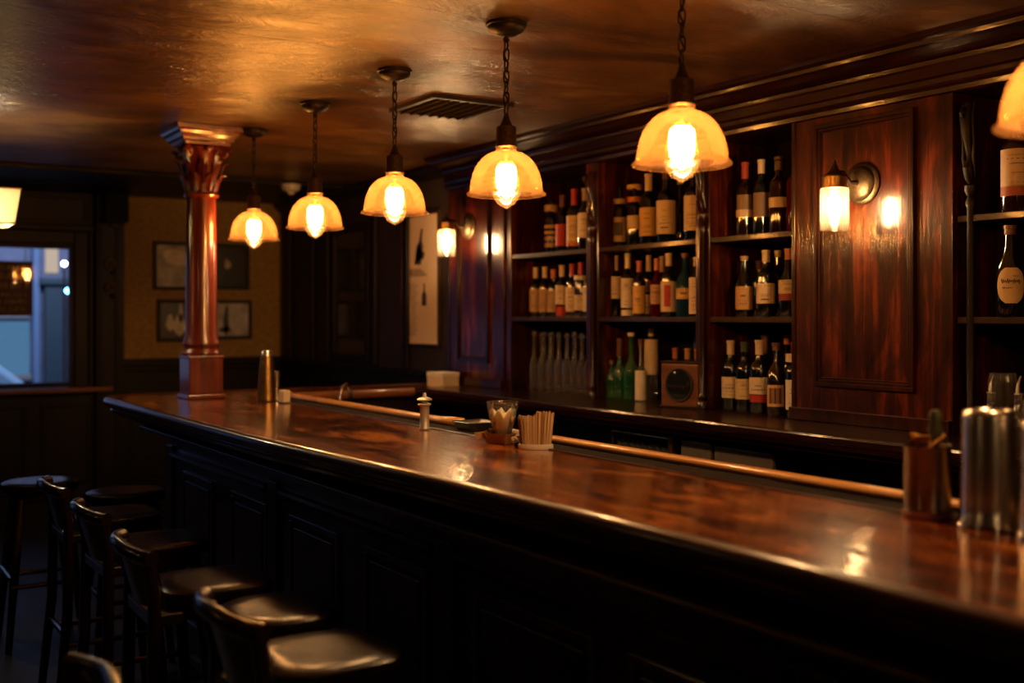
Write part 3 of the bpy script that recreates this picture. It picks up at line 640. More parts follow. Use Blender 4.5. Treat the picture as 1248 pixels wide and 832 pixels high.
# rack of glasses hanging below the counter
rk = thing('glass_rack', 'dark wire rack under the back counter holding small glasses', 'rack', (3.1, PY(782, 3.1), 0))
hl = abs(PY(745, 3.1)-PY(818, 3.1))/2
bm = BM(); tube(bm, [(0, -hl, 1.0), (0, hl, 1.0)], .006); tube(bm, [(.07, -hl, 1.0), (.07, hl, 1.0)], .006)
for yy in (-hl, hl): tube(bm, [(0, yy, 1.0), (.07, yy, 1.0)], .006); tube(bm, [(0, yy, 1.0), (0, yy, 0)], .007); tube(bm, [(.07, yy, 1.0), (.07, yy, 0)], .007)
obj('frame', bm, M['steeldark'], rk)
obj('post', tube(BM(), [(-.012, -hl, 1.015), (-.012, -hl, 0)], .011), M['brass'], rk, smooth=True)
obj('tray', box(BM(), 0, .07, -hl, hl, .88, .886), M['steeldark'], rk)
sgm = None
for k in range(9):
    y = rk.location.y + hl*(-.86+.215*k)
    if sgm is None:
        bm = lathe(BM(), [(0, .004), (.018, .004), (.024, .075), (.026, .078), (.0265, .075), (.02, 0), (0, 0)], 14)
        o = obj('small_glass', bm, M['glass'], smooth=True); sgm = o
    else: o = sgm.copy(); C.objects.link(o)
    o.location = (3.135, y, .886); tag(o, 'small clear glass, %s from left in the rack under the back counter' % ORD[k], 'glass', 'small glasses in the rack')

# ------------------------------------------------------------------ bottles
def prof_of(kind, h, r):
    if kind == 'bordeaux': p = [(0, 0), (r*.92, 0), (r, .012), (r, .60*h), (r*.93, .65*h), (r*.62, .70*h), (r*.40, .745*h), (r*.36, .80*h), (r*.34, .965*h), (r*.40, .97*h), (r*.40, h), (0, h)]
    elif kind == 'burgundy': p = [(0, 0), (r*.92, 0), (r, .012), (r, .48*h), (r*.9, .56*h), (r*.6, .66*h), (r*.4, .76*h), (r*.34, .96*h), (r*.40, .97*h), (r*.40, h), (0, h)]
    elif kind == 'spirit': p = [(0, 0), (r*.95, 0), (r, .01), (r, .62*h), (r*.9, .68*h), (r*.5, .735*h), (r*.34, .76*h), (r*.32, .94*h), (r*.42, .95*h), (r*.42, h), (0, h)]
    elif kind == 'squat': p = [(0, 0), (r*.95, 0), (r, .015), (r*1.02, .45*h), (r*.9, .6*h), (r*.45, .70*h), (r*.3, .75*h), (r*.28, .95*h), (r*.42, .96*h), (r*.42, h), (0, h)]
    elif kind == 'carafe': p = [(0, 0), (r*.85, 0), (r, .014), (r*.80, .08*h), (r, .13*h), (r*.82, .18*h), (r, .23*h), (r*.82, .28*h), (r, .33*h), (r*.84, .37*h), (r*.95, .42*h), (r*.7, .49*h), (r*.78, .51*h), (r*.5, .57*h), (r*.32, .62*h), (r*.42, .65*h), (r*.28, .68*h), (r*.28, .80*h), (r*.38, .82*h), (r*.28, .84*h), (r*.28, .93*h), (r*.42, .945*h), (r*.42, h), (r*.3, h), (r*.2, .96*h)]
    elif kind == 'long': p = [(0, 0), (r*.95, 0), (r, .01), (r, .42*h), (r*.8, .5*h), (r*.45, .56*h), (r*.3, .62*h), (r*.26, .96*h), (r*.36, .97*h), (r*.36, h), (0, h)]
    return p
MC = {}
def cmat(col, rough=.55):
    k = tuple(col)+(rough,)
    if k not in MC: MC[k] = plain('printed_paper', col, rough, noise=.08, scale=60)
    return MC[k]
GM = {'dark': 'darkglass', 'brown': 'wine', 'green': 'greenglass', 'clear': 'glass', 'amber': 'amberglass', 'blue': 'blueglass', 'red': 'redglass'}
CR = (.66, .50, .30); YE = (.62, .38, .10); RED = (.42, .02, .015); ORA = (.5, .14, .04); WH = (.72, .62, .46); TAN = (.42, .27, .13); BRN = (.14, .05, .03); BLK = (.01, .01, .01); GRN = (.03, .06, .03)
def bottle(px, X, Z, kind, h, r, glass, cap, capf, labels, text, group, marks=1, cat='bottle', name='wine_bottle'):
    """labels: list of (z0, z1, arc width factor, colour) as fractions of h"""
    y = PY(px, X); ang = math.atan2(-y, -X)*.6 + PI*-.4   # face the aisle, turned a little towards the seats
    ang = PI + math.radians(38)
    t = thing(name, text, cat, (X, y, Z), group=group)
    P = prof_of(kind, h, r); n = 20
    obj('glass_body', lathe(BM(), P, n), M[GM[glass]], t, smooth=True)
    if cap is not None:
        zt = h*(1-capf); nr = r*.37
        obj('capsule' if capf > .09 else 'cork', lathe(BM(), [(0, zt), (nr*1.16, zt), (nr*1.12, h*.96), (nr*1.28, h*.966), (nr*1.28, h*1.003), (0, h*1.003)], 14), cmat(cap, .4), t, smooth=True)
    for (z0, z1, aw, col) in labels:
        rr = r*1.018; hw = aw*1.25
        bm = lathe(BM(), [(rr, z0*h), (rr, z1*h)], 12, a0=ang-hw, a1=ang+hw)
        lb = obj('label', bm, cmat(col), t, smooth=True)
        if marks and (z1-z0) > .14 and sum(col) > .5:
            rd = random.Random(int(px*10+Z*100)); bm = BM(); q = rr*1.006
            for i in range(3+int((z1-z0)*12)):
                zz = (z0+(z1-z0)*(.1+.8*rd.random()))*h; ww = rd.uniform(.15, .55)*hw; hh = rd.choice([.0015, .0025, .006 if i == 0 else .002])
                lathe(bm, [(q, zz), (q, zz+hh)], 4, a0=ang-ww, a1=ang+ww)
            obj('printing', bm, cmat((.12, .06, .035)), lb)
    return t
G1 = 'bottles in the left bay'; G2 = 'bottles in the middle bay'; G3 = 'bottles in the right bay'; G4 = 'bottles in the bay beyond the pier'
T, Mi, Lo = 1.8702, 1.5202, 1.1102
# left bay, top shelf
bottle(672, 3.50, T, 'bordeaux', .30, .037, 'dark', None, 0, [(.12, .20, 1, TAN), (.25, .31, 1, TAN), (.36, .42, 1, TAN), (.47, .53, 1, TAN), (.78, .9, 2.5, TAN)], 'dark bottle with four stacked tan label strips, left bay top shelf', G1, 0)
bottle(685.5, 3.50, T, 'bordeaux', .315, .037, 'dark', BRN, .2, [(.12, .5, 1, RED)], 'dark bottle with bright red label on left bay top shelf', G1)
bottle(700, 3.46, T, 'bordeaux', .33, .041, 'dark', RED, .32, [(.13, .57, 1, CR), (.08, .17, .9, ORA)], 'bottle with long red capsule and cream label over orange band', G1)
bottle(713, 3.46, T, 'bordeaux', .325, .037, 'dark', TAN, .2, [(.2, .6, 1, WH)], 'dark bottle with pale label beside the post, left bay top shelf', G1)
# left bay, middle shelf
L = [(653, CR, TAN, .28), (664, CR, TAN, .28), (674.5, ORA, TAN, .262), (685, CR, CR, .282), (697.5, RED, CR, .285), (708, RED, CR, .29), (718.5, RED, WH, .285)]
txt = ['cream capped bottle with tan label at far left of left bay middle shelf', 'second cream capped tan labelled bottle from left, left bay middle shelf', 'short orange capped bottle with tan label in left bay middle shelf',
       'bottle with cream cap and red foot label on left bay middle shelf', 'red capped bottle with wide cream label left of another red capped one', 'tall red capped bottle with white neck band, left bay middle shelf', 'dark red capped bottle with white label touching the post']
for i, (px, cp, lb, h) in enumerate(L):
    ls = [(.1, .56, 1.05, lb)]
    if i == 3: ls = [(.24, .6, 1.0, lb), (.02, .2, .7, RED)]
    if i == 5: ls = [(.12, .4, 1, lb), (.68, .76, 2.5, WH)]
    bottle(px, 3.50, Mi, 'bordeaux', h, .036, 'dark', cp, .22 if i != 2 else .18, ls, txt[i], G1)
# left bay, counter: clear carafes, two rows
PB = None
for row, (X, pxs) in enumerate([(3.46, [651, 661, 671, 681, 691, 700, 709, 717.5]), (3.58, [664, 673, 682, 691.5, 701, 710, 718])]):
    for k, px in enumerate(pxs):
        if PB is None:
            PB = thing('glass_bottle', 'x', 'bottle', (X, PY(px, X), Lo), group='clear glass bottles on the back counter')
            obj('glass_body', lathe(BM(), prof_of('carafe', .325, .031), 20), M['glass'], PB, smooth=True)
            obj('collar', lathe(BM(), [(.0115, .298), (.0155, .300), (.0155, .312), (.0115, .314)], 16), M['glass'], PB, smooth=True)
            o = PB
        else: o = copy_tree(PB)
        o.location = (X, PY(px, X), Lo); s = 1+random.uniform(-.02, .02); o.scale = (1, 1, s)
        o['label'] = 'clear long necked bottle, %s from left in the %s row of the left bay counter' % (ORD[k], ('front', 'rear')[row])
# middle bay, top shelf
bottle(755.5, 3.50, T, 'bordeaux', .31, .038, 'dark', None, 0, [(.1, .5, .9, TAN), (.2, .42, .5, BLK), (.72, .80, 2.5, TAN)], 'black bottle with patterned tan label, far left of middle bay top shelf', G2, 0)
bottle(773.5, 3.50, T, 'bordeaux', .31, .038, 'dark', None, 0, [(.28, .5, .9, CR), (.72, .80, 2.5, ORA), (.93, 1.0, 3, YE)], 'black bottle with slanted cream label on middle bay top shelf', G2, 0)
bottle(790.5, 3.46, T, 'bordeaux', .345, .044, 'dark', CR, .24, [(.12, .52, 1.15, YE)], 'dark bottle with broad yellow label on middle bay top shelf', G2)
bottle(812, 3.45, T, 'bordeaux', .345, .046, 'dark', BRN, .12, [(.12, .58, 1.1, CR)], 'dark bottle with large cream crest label on middle bay top shelf', G2)
bottle(829, 3.60, T, 'long', .33, .034, 'dark', TAN, .1, [], 'unlabelled black bottle standing behind the others on middle bay top shelf', G2)
bottle(845.5, 3.44, T, 'bordeaux', .34, .044, 'dark', None, 0, [(.13, .60, 1.1, CR)], 'dark bottle with cream label beside the turned post, middle bay top shelf', G2)
# middle bay, middle shelf
bottle(750, 3.48, Mi, 'bordeaux', .31, .036, 'dark', CR, .24, [(.30, .66, 1.0, CR)], 'leftmost bottle on middle bay middle shelf with square cream label', G2)
bottle(765, 3.48, Mi, 'bordeaux', .32, .034, 'dark', WH, .24, [(.14, .60, .95, WH), (.02, .11, .9, WH)], 'slim bottle with tall white label and white cap, middle bay middle shelf', G2)
bottle(779, 3.46, Mi, 'bordeaux', .275, .032, 'dark', ORA, .2, [(.06, .55, 1.0, YE)], 'shorter bottle with golden label and orange cap, middle bay middle shelf', G2)
bottle(790.5, 3.58, Mi, 'bordeaux', .31, .032, 'dark', CR, .26, [(.05, .36, .8, CR), (.40, .58, .8, BRN)], 'narrow bottle with cream cap and two part label behind the golden one', G2)
bottle(800.5, 3.46, Mi, 'squat', .28, .032, 'red', ORA, .2, [(.22, .55, 1.0, (.5, .27, .15))], 'dark red spirit bottle with pinkish label on middle bay middle shelf', G2, name='spirit_bottle')
bottle(807, 3.58, Mi, 'bordeaux', .30, .032, 'dark', TAN, .3, [], 'black bottle with tan cap half hidden behind the red spirit', G2)
bottle(815, 3.45, Mi, 'bordeaux', .30, .038, 'dark', CR, .2, [(.08, .56, 1.0, CR), (.16, .5, .35, RED)], 'bottle with cream label carrying a red stripe, middle bay middle shelf', G2, 0)
bottle(835, 3.45, Mi, 'squat', .295, .042, 'blue', BRN, .06, [(.28, .45, .9, YE)], 'round blue glass bottle with yellow band on middle bay middle shelf', G2, name='spirit_bottle')
bottle(849, 3.42, Mi, 'spirit', .27, .034, 'dark', TAN, .15, [(.05, .66, 1.1, CR)], 'short bottle wrapped in tall cream label beside the turned post', G2, name='spirit_bottle')
bottle(856, 3.60, Mi, 'bordeaux', .31, .032, 'dark', TAN, .2, [], 'tan capped bottle at the back of middle bay middle shelf', G2)
# middle bay, counter
bottle(745, 3.44, Lo, 'squat', .19, .030, 'green', BRN, .1, [], 'small green bottle at far left of middle bay counter', G2, name='spirit_bottle')
bottle(755, 3.46, Lo, 'long', .30, .036, 'green', BRN, .3, [], 'green bottle with dark brown neck on the middle bay counter', G2, name='spirit_bottle')
bottle(756, 3.56, Lo, 'squat', .24, .034, 'green', (.5, .3, .2), .12, [], 'rear green bottle with pinkish stopper on the middle bay counter', G2, name='spirit_bottle')
bottle(769, 3.46, Lo, 'long', .33, .038, 'green', WH, .05, [], 'tallest green bottle with long pale neck on the middle bay counter', G2, name='spirit_bottle')
bottle(781, 3.42, Lo, 'long', .30, .028, 'clear', BRN, .12, [(.02, .50, 1.2, WH)], 'slim bottle wrapped in white label beside the wooden box', G2, 0, name='spirit_bottle')
bottle(793.5, 3.56, Lo, 'long', .35, .034, 'clear', CR, .1, [(.35, .85, 1.3, CR)], 'tall pale bottle behind the wooden box at its left', G2, 0, name='spirit_bottle')
for px, lb in ((823, 'amber bottle with orange stopper behind the wooden box, leftmost of three'), (838, 'amber bottle with orange stopper behind the wooden box, middle of three'), (850, 'amber bottle with orange stopper behind the wooden box, rightmost of three')):
    bottle(px, 3.62, Lo, 'spirit', .255, .034, 'amber', ORA if px != 838 else (.55, .3, .08), .2, [(.5, .64, 1, CR)], lb, G2, 0, name='spirit_bottle')
bottle(848, 3.67, Lo, 'spirit', .335, .026, 'blue', (.03, .09, .2), .3, [], 'blue bottle top showing behind the amber bottles', G2, name='spirit_bottle')
# right bay, top shelf
bottle(908, 3.47, T, 'bordeaux', .325, .037, 'brown', (.35, .05, .03), .22, [(.36, .56, .8, (.22, .14, .06)), (.26, .36, 1.05, CR)], 'bottle with dull red capsule, leftmost on right bay top shelf', G3, 0)
bottle(928, 3.47, T, 'bordeaux', .325, .036, 'dark', WH, .18, [(.24, .56, .9, (.18, .11, .06))], 'bottle with white capsule and dark ornate label on right bay top shelf', G3)
bottle(949, 3.47, T, 'spirit', .325, .040, 'brown', (.14, .09, .04), .17, [(.34, .47, 1.15, CR)], 'bottle with olive capsule and narrow cream label on right bay top shelf', G3)
bottle(970.5, 3.45, T, 'spirit', .32, .040, 'red', RED, .22, [], 'dark red bottle with bright red cap next to the near pier', G3, name='spirit_bottle')
# right bay, middle shelf
bottle(907, 3.47, Mi, 'burgundy', .265, .038, 'dark', TAN, .07, [(.12, .50, 1.05, (.5, .28, .10))], 'corked bottle with ornate golden label, leftmost on right bay middle shelf', G3)
bottle(933.5, 3.47, Mi, 'bordeaux', .285, .040, 'dark', CR, .18, [(.20, .50, 1.1, CR)], 'bottle with cream capsule and plain cream label on right bay middle shelf', G3)
bottle(925, 3.60, Mi, 'bordeaux', .25, .034, 'dark', BRN, .15, [], 'black bottle with brown cap at the back of right bay middle shelf', G3)
bottle(948, 3.60, Mi, 'bordeaux', .29, .034, 'dark', CR, .1, [], 'cream capped bottle at the back of right bay middle shelf', G3)
bottle(961.5, 3.47, Mi, 'burgundy', .285, .042, 'dark', ORA, .16, [(.34, .54, 1.1, CR), (.24, .34, 1.0, (.25, .03, .02))], 'bottle with orange capsule and cream over red label, right bay', G3)
bottle(976, 3.45, Mi, 'bordeaux', .27, .034, 'dark', BRN, .2, [(.1, .4, 1, (.5, .3, .22))], 'bottle half hidden by the near pier on right bay middle shelf', G3)
# right bay, counter
bottle(890.5, 3.44, Lo, 'bordeaux', .305, .039, 'dark', CR, .2, [(.18, .48, 1.1, CR), (.30, .34, 1.12, TAN)], 'cream capped bottle with striped label, leftmost on right bay counter', G3)
bottle(907.5, 3.44, Lo, 'bordeaux', .30, .039, 'dark', GRN, .14, [(.18, .47, 1.1, (.62, .44, .2))], 'green capped bottle with yellowish label on right bay counter', G3)
bottle(925.5, 3.44, Lo, 'bordeaux', .31, .042, 'dark', CR, .2, [(.26, .49, 1.1, CR), (.15, .25, .85, RED)], 'cream capped bottle with cream label and red block below', G3)
bottle(932, 3.58, Lo, 'long', .33, .036, 'dark', (.25, .09, .05), .25, [], 'brown necked bottle behind the red block label, right bay counter', G3)
bottle(946, 3.43, Lo, 'squat', .30, .040, 'brown', BRN, .1, [(.12, .42, .8, (.6, .36, .12)), (.16, .38, .6, (.10, .02, .015))], 'bottle with round dark label edged in gold on right bay counter', G3, 0, name='spirit_bottle')
bottle(959, 3.60, Lo, 'long', .33, .032, 'dark', ORA, .12, [], 'orange topped bottle at the back of right bay counter', G3)
bottle(969, 3.42, Lo, 'bordeaux', .305, .038, 'dark', RED, .13, [(.10, .50, 1.05, WH), (.74, .85, 2.5, CR)], 'red topped bottle with tall white label next to the near pier', G3)
# bay beyond the pier
t = bottle(1239, 3.40, T, 'spirit', .33, .050, 'brown', BRN, .1, [(.24, .62, 1.1, (.5, .38, .26)), (.15, .25, 1.1, (.3, .06, .03))], 'large bottle with cream and red label at the right edge, top shelf', G4, name='spirit_bottle')
t = bottle(1231, 3.40, Mi, 'burgundy', .305, .045, 'dark', BRN, .1, [], 'black bottle with rounded cream label at the right edge, middle shelf', G4)
ang = PI+math.radians(38); bm = BM(); q = .0462; rows = []
for i in range(13):
    z = .045+.118*i/12; s = math.sqrt(max(0, 1-((i-6)/6.3)**2)); hw = .95*s+.12
    rows.append([bm.verts.new((q*math.cos(ang+hw*k/6), q*math.sin(ang+hw*k/6), z)) for k in range(-6, 7)])
for A, B in zip(rows, rows[1:]):
    for k in range(12): bm.faces.new((A[k], A[k+1], B[k+1], B[k]))
lb = obj('label', bm, cmat((.62, .45, .22)), t, smooth=True)
bm = BM(); q = .0467
def scrib(z, a0, a1, amp, n, r_=.0009):
    tube(bm, [(q*math.cos(ang+a0+(a1-a0)*i/n), q*math.sin(ang+a0+(a1-a0)*i/n), z+amp*math.sin(i*1.9)*(1+.5*math.sin(i*.7))) for i in range(n+1)], r_, 5)
scrib(.118, -.7, .6, .007, 30, .0013); scrib(.096, -.6, .1, .003, 18, .001); scrib(.135, .1, .5, .002, 8)
obj('handwriting', bm, cmat((.05, .03, .02)), lb)
def pour_bottle(px, X, lab, h=.21):
    t = thing('glass_bottle', lab, 'bottle', (X, PY(px, X), Lo), group='clear bottles at the right end of the back counter')
    r = .034
    obj('glass_body', lathe(BM(), [(0, .004), (r*.95, 0), (r, .012), (r, .07), (r*.85, .095), (r*.4, .125), (r*.36, .16), (r*.45, .165), (r*.45, .17), (r*.33, .17)], 20), M['glass'], t, smooth=True)
    obj('liquid', lathe(BM(), [(0, .006), (r*.9, .006), (r*.93, .06), (0, .06)], 20), M['amberglass'], t, smooth=True)
    obj('pourer', tube(BM(), [(0, 0, .165), (0, 0, .19), (.004, 0, .205), (.014, 0, .222)], [.009, .006, .004, .003], 8), M['steel'], t, smooth=True)
pour_bottle(1208, 3.22, 'clear bottle with metal pourer, left of two at the right edge')
pour_bottle(1241, 3.22, 'clear bottle with metal pourer, right of two at the right edge')
jr = thing('glass_jar', 'tall clear glass jar behind the two pourer bottles', 'jar', (3.32, PY(1222, 3.32), Lo))
obj('glass_body', lathe(BM(), [(0, .004), (.04, 0), (.046, .01), (.046, .20), (.042, .215), (.042, .225), (.040, .225)], 22), M['glass'], jr, smooth=True)
obj('base', lathe(BM(), [(0, .005), (.044, .005), (.044, .012), (0, .012)], 22), M['glass'], jr, smooth=True)
# wooden box with an oval dark face
bx = thing('wooden_clock_box', 'small wooden box with dark oval glass face on back counter', 'wooden box', (3.31, PY(828, 3.31), Lo), rz=math.radians(20))
bm = BM(); box(bm, 0, .14, -.095, .095, .004, .20)
obj('case', bm, wood('box_wood', (.07, .02, .008), (.16, .05, .018), (.25, .09, .03), axis=1, grain=30, rough=.4, coat=.5), bx, bevel=.008)
bm = BM(); tube(bm, [(-.004, .066*math.cos(a), .104+.072*math.sin(a)) for a in [i*2*PI/28 for i in range(28)]], .005, 8, closed=True)
obj('oval_frame', bm, M['black'], bx, smooth=True)
bm = BM(); vs = [bm.verts.new((-.004, .065*math.cos(a), .104+.071*math.sin(a))) for a in [i*2*PI/28 for i in range(28)]]; cv = bm.verts.new((-.014, 0, .104))
for i in range(28): bm.faces.new((vs[i], vs[(i+1) % 28], cv))
obj('oval_glass', bm, plain('oval_black_glass', (.012, .014, .018), .06, spec=1), bx, smooth=True)
obj('foot_trim', box(BM(), -.006, .15, -.102, .102, 0, .012), M['shelf'], bx, bevel=.003)
obj('top_trim', box(BM(), -.004, .146, -.099, .099, .20, .21), M['shelf'], bx, bevel=.003)
# napkin box at end of the counter
nb = thing('napkin_box', 'cream cardboard box at the far end of the back counter', 'box', (3.24, 5.86, BZ+.001), rz=.1)
obj('carton', box(BM(), -.06, .06, -.085, .085, 0, .083), M['cream'], nb, bevel=.004)
obj('lid', box(BM(), -.062, .062, -.087, .087, .06, .086), M['white'], nb, bevel=.004)

# ------------------------------------------------------------------ things on the bar
# ribbed glass with pale filling
XG, YG = 1.955, PY(612.5, 1.955)
gt = thing('ribbed_tumbler', 'ribbed clear tumbler half filled with pale cream, in a small tray', 'glass', (XG, YG, BZ+.010))
rib = lambda a, z: 1+.035*abs(math.sin(5*a))*(1 if .02 < z < .105 else .1)
obj('glass_wall', lathe(BM(), [(0, .006), (.022, .0), (.026, .004), (.030, .02), (.040, .06), (.049, .10), (.053, .126), (.0525, .128), (.051, .126), (.047, .10), (.038, .06), (.027, .02), (0, .014)], 60, rib=rib), M['ribglass'], gt, smooth=True)
obj('rim', lathe(BM(), [(.0515, .126), (.0535, .1275), (.0515, .129), (.050, .1275), (.0515, .126)], 40), M['ribglass'], gt, smooth=True)
def fil(a, z): return (1+.03*abs(math.sin(5*a)))
bm = lathe(BM(), [(0, .016), (.024, .018), (.036, .055), (.0435, .088), (.040, .094), (.02, .086), (0, .09)], 40, rib=fil)
for v in bm.verts:
    if v.co.z > .08: v.co.z += .012*math.sin(7*math.atan2(v.co.y, v.co.x))*(v.co.xy.length/.04)
cream = plain('cream_fill', (.95, .84, .66), .5, noise=.05, bump=.4)
cb = cream.node_tree.nodes['Principled BSDF']; cb.inputs['Subsurface Weight'].default_value = 1; cb.inputs['Subsurface Radius'].default_value = (1, .8, .6); cb.inputs['Subsurface Scale'].default_value = .02
obj('cream_filling', bm, cream, gt, smooth=True)
tr = thing('paper_tray', 'small brown folded card tray around the ribbed tumbler base', 'tray', (XG-.0, YG, BZ+.001), rz=.35)
bm = BM(); card = plain('brown_card', (.34, .17, .06), .6, noise=.3, scale=40)
for (z0_, r0_, z1_, r1_) in ((.0, .055, .034, .07),):
    lathe(bm, [(0, 0), (r0_, 0), (r1_, z1_), (r1_-.003, z1_), (r0_-.002, .004), (0, .004)], 4, a0=PI/4, a1=PI/4+2*PI)
obj('tray_walls', bm, card, tr)
for k in range(3):
    mm = Matrix.Translation((-.05+.02*k, .052-.01*k, .026+.004*k)) @ Matrix.Rotation(.5*k, 4, 'Z') @ Matrix.Rotation(1.1, 4, 'X')
    obj('folded_flap', box(BM(), -.028, .028, -.012, .012, -.001, .001, mm), card, tr)
def crumple(name, lab, loc, mat, s, seed):
    rd = random.Random(seed); bm = BM(); bmesh.ops.create_icosphere(bm, subdivisions=2, radius=s)
    for v in bm.verts: v.co *= rd.uniform(.72, 1.15); v.co.z = max(v.co.z, -s*.7)
    o = obj(name, bm, mat); o.location = (loc[0], loc[1], loc[2]+s*.7); tag(o, lab, 'packet'); return o
crumple('sugar_packet', 'crumpled white paper packet at the right of the tumbler', (1.985, PY(628, 1.985), BZ+.022), M['white'], .014, 1)
crumple('sugar_packet', 'crumpled tan packet between tumbler and wooden stirrers', (1.95, PY(627, 1.95), BZ+.008), M['cream'], .013, 2)
crumple('sugar_packet', 'crumpled black packet between tumbler and stirrer holder', (1.93, PY(631.5, 1.93), BZ+.001), M['black'], .014, 3)
# wooden stirrers
XS, YS = 2.0, PY(655, 2.0)
XS, YS = 1.955, PY(653, 1.955)
hd = thing('stirrer_holder', 'low white oval holder full of wooden stirrers on the bar', 'holder', (XS, YS, BZ+.0006))
rot = -math.radians(40)
def ovalb(bm, pr, sx, sy, n=32):
    rows = [[bm.verts.new((r_*sx*math.cos(a)*math.cos(rot)-r_*sy*math.sin(a)*math.sin(rot), r_*sx*math.cos(a)*math.sin(rot)+r_*sy*math.sin(a)*math.cos(rot), z)) for a in [k*2*PI/n for k in range(n)]] for r_, z in pr]
    for A, B in zip(rows, rows[1:]):
        for k in range(n): bm.faces.new((A[k], A[(k+1) % n], B[(k+1) % n], B[k]))
    bm.faces.new(rows[0]); bm.faces.new(rows[-1])
    return bm
obj('cup', ovalb(BM(), [(1, 0), (1.04, .004), (1.04, .014), (1.0, .017), (.95, .015), (.93, .005)], .054, .03), M['white'], hd, smooth=True)
smat = [wood('stirrer_wood', (.66, .42, .2), (.78, .54, .27), (.88, .64, .36), axis=2, grain=60, rough=.6, coat=0, bump=.1), wood('stirrer_wood_dark', (.24, .13, .06), (.36, .2, .09), (.46, .27, .13), axis=2, grain=60, rough=.6, coat=0, bump=.1)]
base = []
for mt in smat:
    bm = BM(); pr = [(-.0035, 0), (-.0035, .112), (-.002, .116), (.002, .116), (.0035, .112), (.0035, 0)]
    A = [bm.verts.new((x, -.0008, z)) for x, z in pr]; B = [bm.verts.new((x, .0008, z)) for x, z in pr]
    bm.faces.new(A); bm.faces.new(B[::-1])
    for i in range(6): j = (i+1) % 6; bm.faces.new((A[i], A[j], B[j], B[i]))
    base.append(bm)
protos = [obj('wooden_stirrer', b_, mt) for b_, mt in zip(base, smat)]
rd = random.Random(5); first = [True, True]; cnt = 0
for iy in range(5):
    for ix in range(12):
        u = (ix-5.5)/5.5*.044; v = (iy-2)*.0095+rd.uniform(-.001, .001)
        if (u/.050)**2+(v/.027)**2 > 1: continue
        k = rd.choice([0, 0, 1])
        if first[k]: o = protos[k]; first[k] = False
        else: o = protos[k].copy(); C.objects.link(o)
        wx = u*math.cos(rot)-v*math.sin(rot); wy = u*math.sin(rot)+v*math.cos(rot)
        o.location = (XS+wx, YS+wy, BZ+.006)
        left = u < -.004
        hgt = (.90 if left else 1.02)+rd.uniform(-.03, .03) - (.10 if -.010 < u < .002 else 0)
        o.scale = (1, 1, hgt*.95)
        lean = -u*2.3 
        o.rotation_euler = (rd.uniform(-.02, .02), -lean*-1*1.0 if False else u*2.2, rot+rd.uniform(-.3, .3))
        tag(o, 'pale wooden stirrer packed upright in the white holder beside the tumbler', 'stirrer', 'wooden stirrers in the holder')
# metal dispenser spindle
dsp = thing('metal_dispenser', 'slim silver dispenser with disc top standing on the bar', 'dispenser', (1.94, PY(517.5, 1.94), BZ+.0005))
obj('cylinder', lathe(BM(), [(0, 0), (.020, 0), (.021, .006), (.0175, .01), (.0175, .088), (.019, .09), (0, .092)], 24), M['satin'], dsp, smooth=True)
obj('disc', lathe(BM(), [(0, .09), (.022, .09), (.026, .094), (.022, .098), (.012, .10), (.012, .106), (.026, .108), (.029, .112), (.024, .117), (.01, .122), (0, .122)], 28), M['satin'], dsp, smooth=True)
obj('nozzle', lathe(BM(), [(0, .12), (.009, .122), (.007, .130), (.005, .137), (0, .138)], 16), M['satin'], dsp, smooth=True)
# tall shaker near the column
shk = thing('cocktail_shaker', 'tall tapered steel cocktail shaker at the far end of bar', 'shaker', (1.93, PY(325, 1.93), BZ+.0005))
obj('tin', lathe(BM(), [(0, 0), (.046, 0), (.048, .006), (.046, .014), (.044, .05), (.036, .16), (.031, .215), (.030, .224), (0, .226)], 32), M['brass'], shk, smooth=True)
obj('cap', lathe(BM(), [(0, .224), (.029, .226), (.027, .247), (.022, .253), (0, .255)], 28), M['steel'], shk, smooth=True)
jg = thing('jigger', 'small steel jigger standing just behind the tall shaker', 'jigger', (2.0, PY(337, 2.0), BZ+.005))
obj('cup', lathe(BM(), [(0, 0), (.018, 0), (.012, .05), (.016, .1), (.018, .14), (.016, .14), (0, .055)], 22), M['steel'], jg, smooth=True)
obj('band', lathe(BM(), [(.012, .046), (.0145, .05), (.012, .054)], 22), M['brass'], jg, smooth=True)
wb = thing('cream_block', 'small cream card block beside the tall shaker', 'card', (1.965, PY(344, 1.965)-.03, BZ+.0005), rz=.3)
obj('card_stack', box(BM(), -.02, .02, -.02, .02, 0, .062), M['cream'], wb, bevel=.003)
obj('stand', box(BM(), -.022, .022, -.022, .022, 0, .006), M['steel'], wb)
# foreground tins
t1 = thing('garnish_tin', 'steel garnish tin with dark base holding orange peel, front right', 'tin', (1.985, PY(1130, 1.985), BZ+.0005))
obj('cup', lathe(BM(), [(0, .012), (.047, .012), (.048, .02), (.048, .146), (.0495, .148), (.0495, .151), (.046, .15), (.045, .03), (0, .028)], 40), M['steeldark'], t1, smooth=True)
obj('base_ring', lathe(BM(), [(0, 0), (.051, 0), (.052, .008), (.049, .014), (0, .014)], 40), plain('red_leather', (.22, .05, .02), .5), t1, smooth=True)
pe = thing('orange_peel', 'curled orange peel sitting in the garnish tin', 'peel', (1.985, PY(1130, 1.985), BZ+.13))
bm = BM()
for s_ in (0, 1.9, 3.6):
    pts = [((.028)*math.cos(s_+a*1.3), (.028)*math.sin(s_+a*1.3), .01+.018*a+.008*math.sin(2*a)) for a in [i*.2 for i in range(9)]]
    tube(bm, pts, .010, 8, ry=.004)
obj('peel_curl', bm, plain('orange_rind', (.55, .22, .04), .5, noise=.2, bump=.5, scale=150), pe, smooth=True)
tg = thing('bar_tongs', 'dark tool with green handle standing in the garnish tin', 'tongs', (1.985, PY(1130, 1.985), BZ+.03))
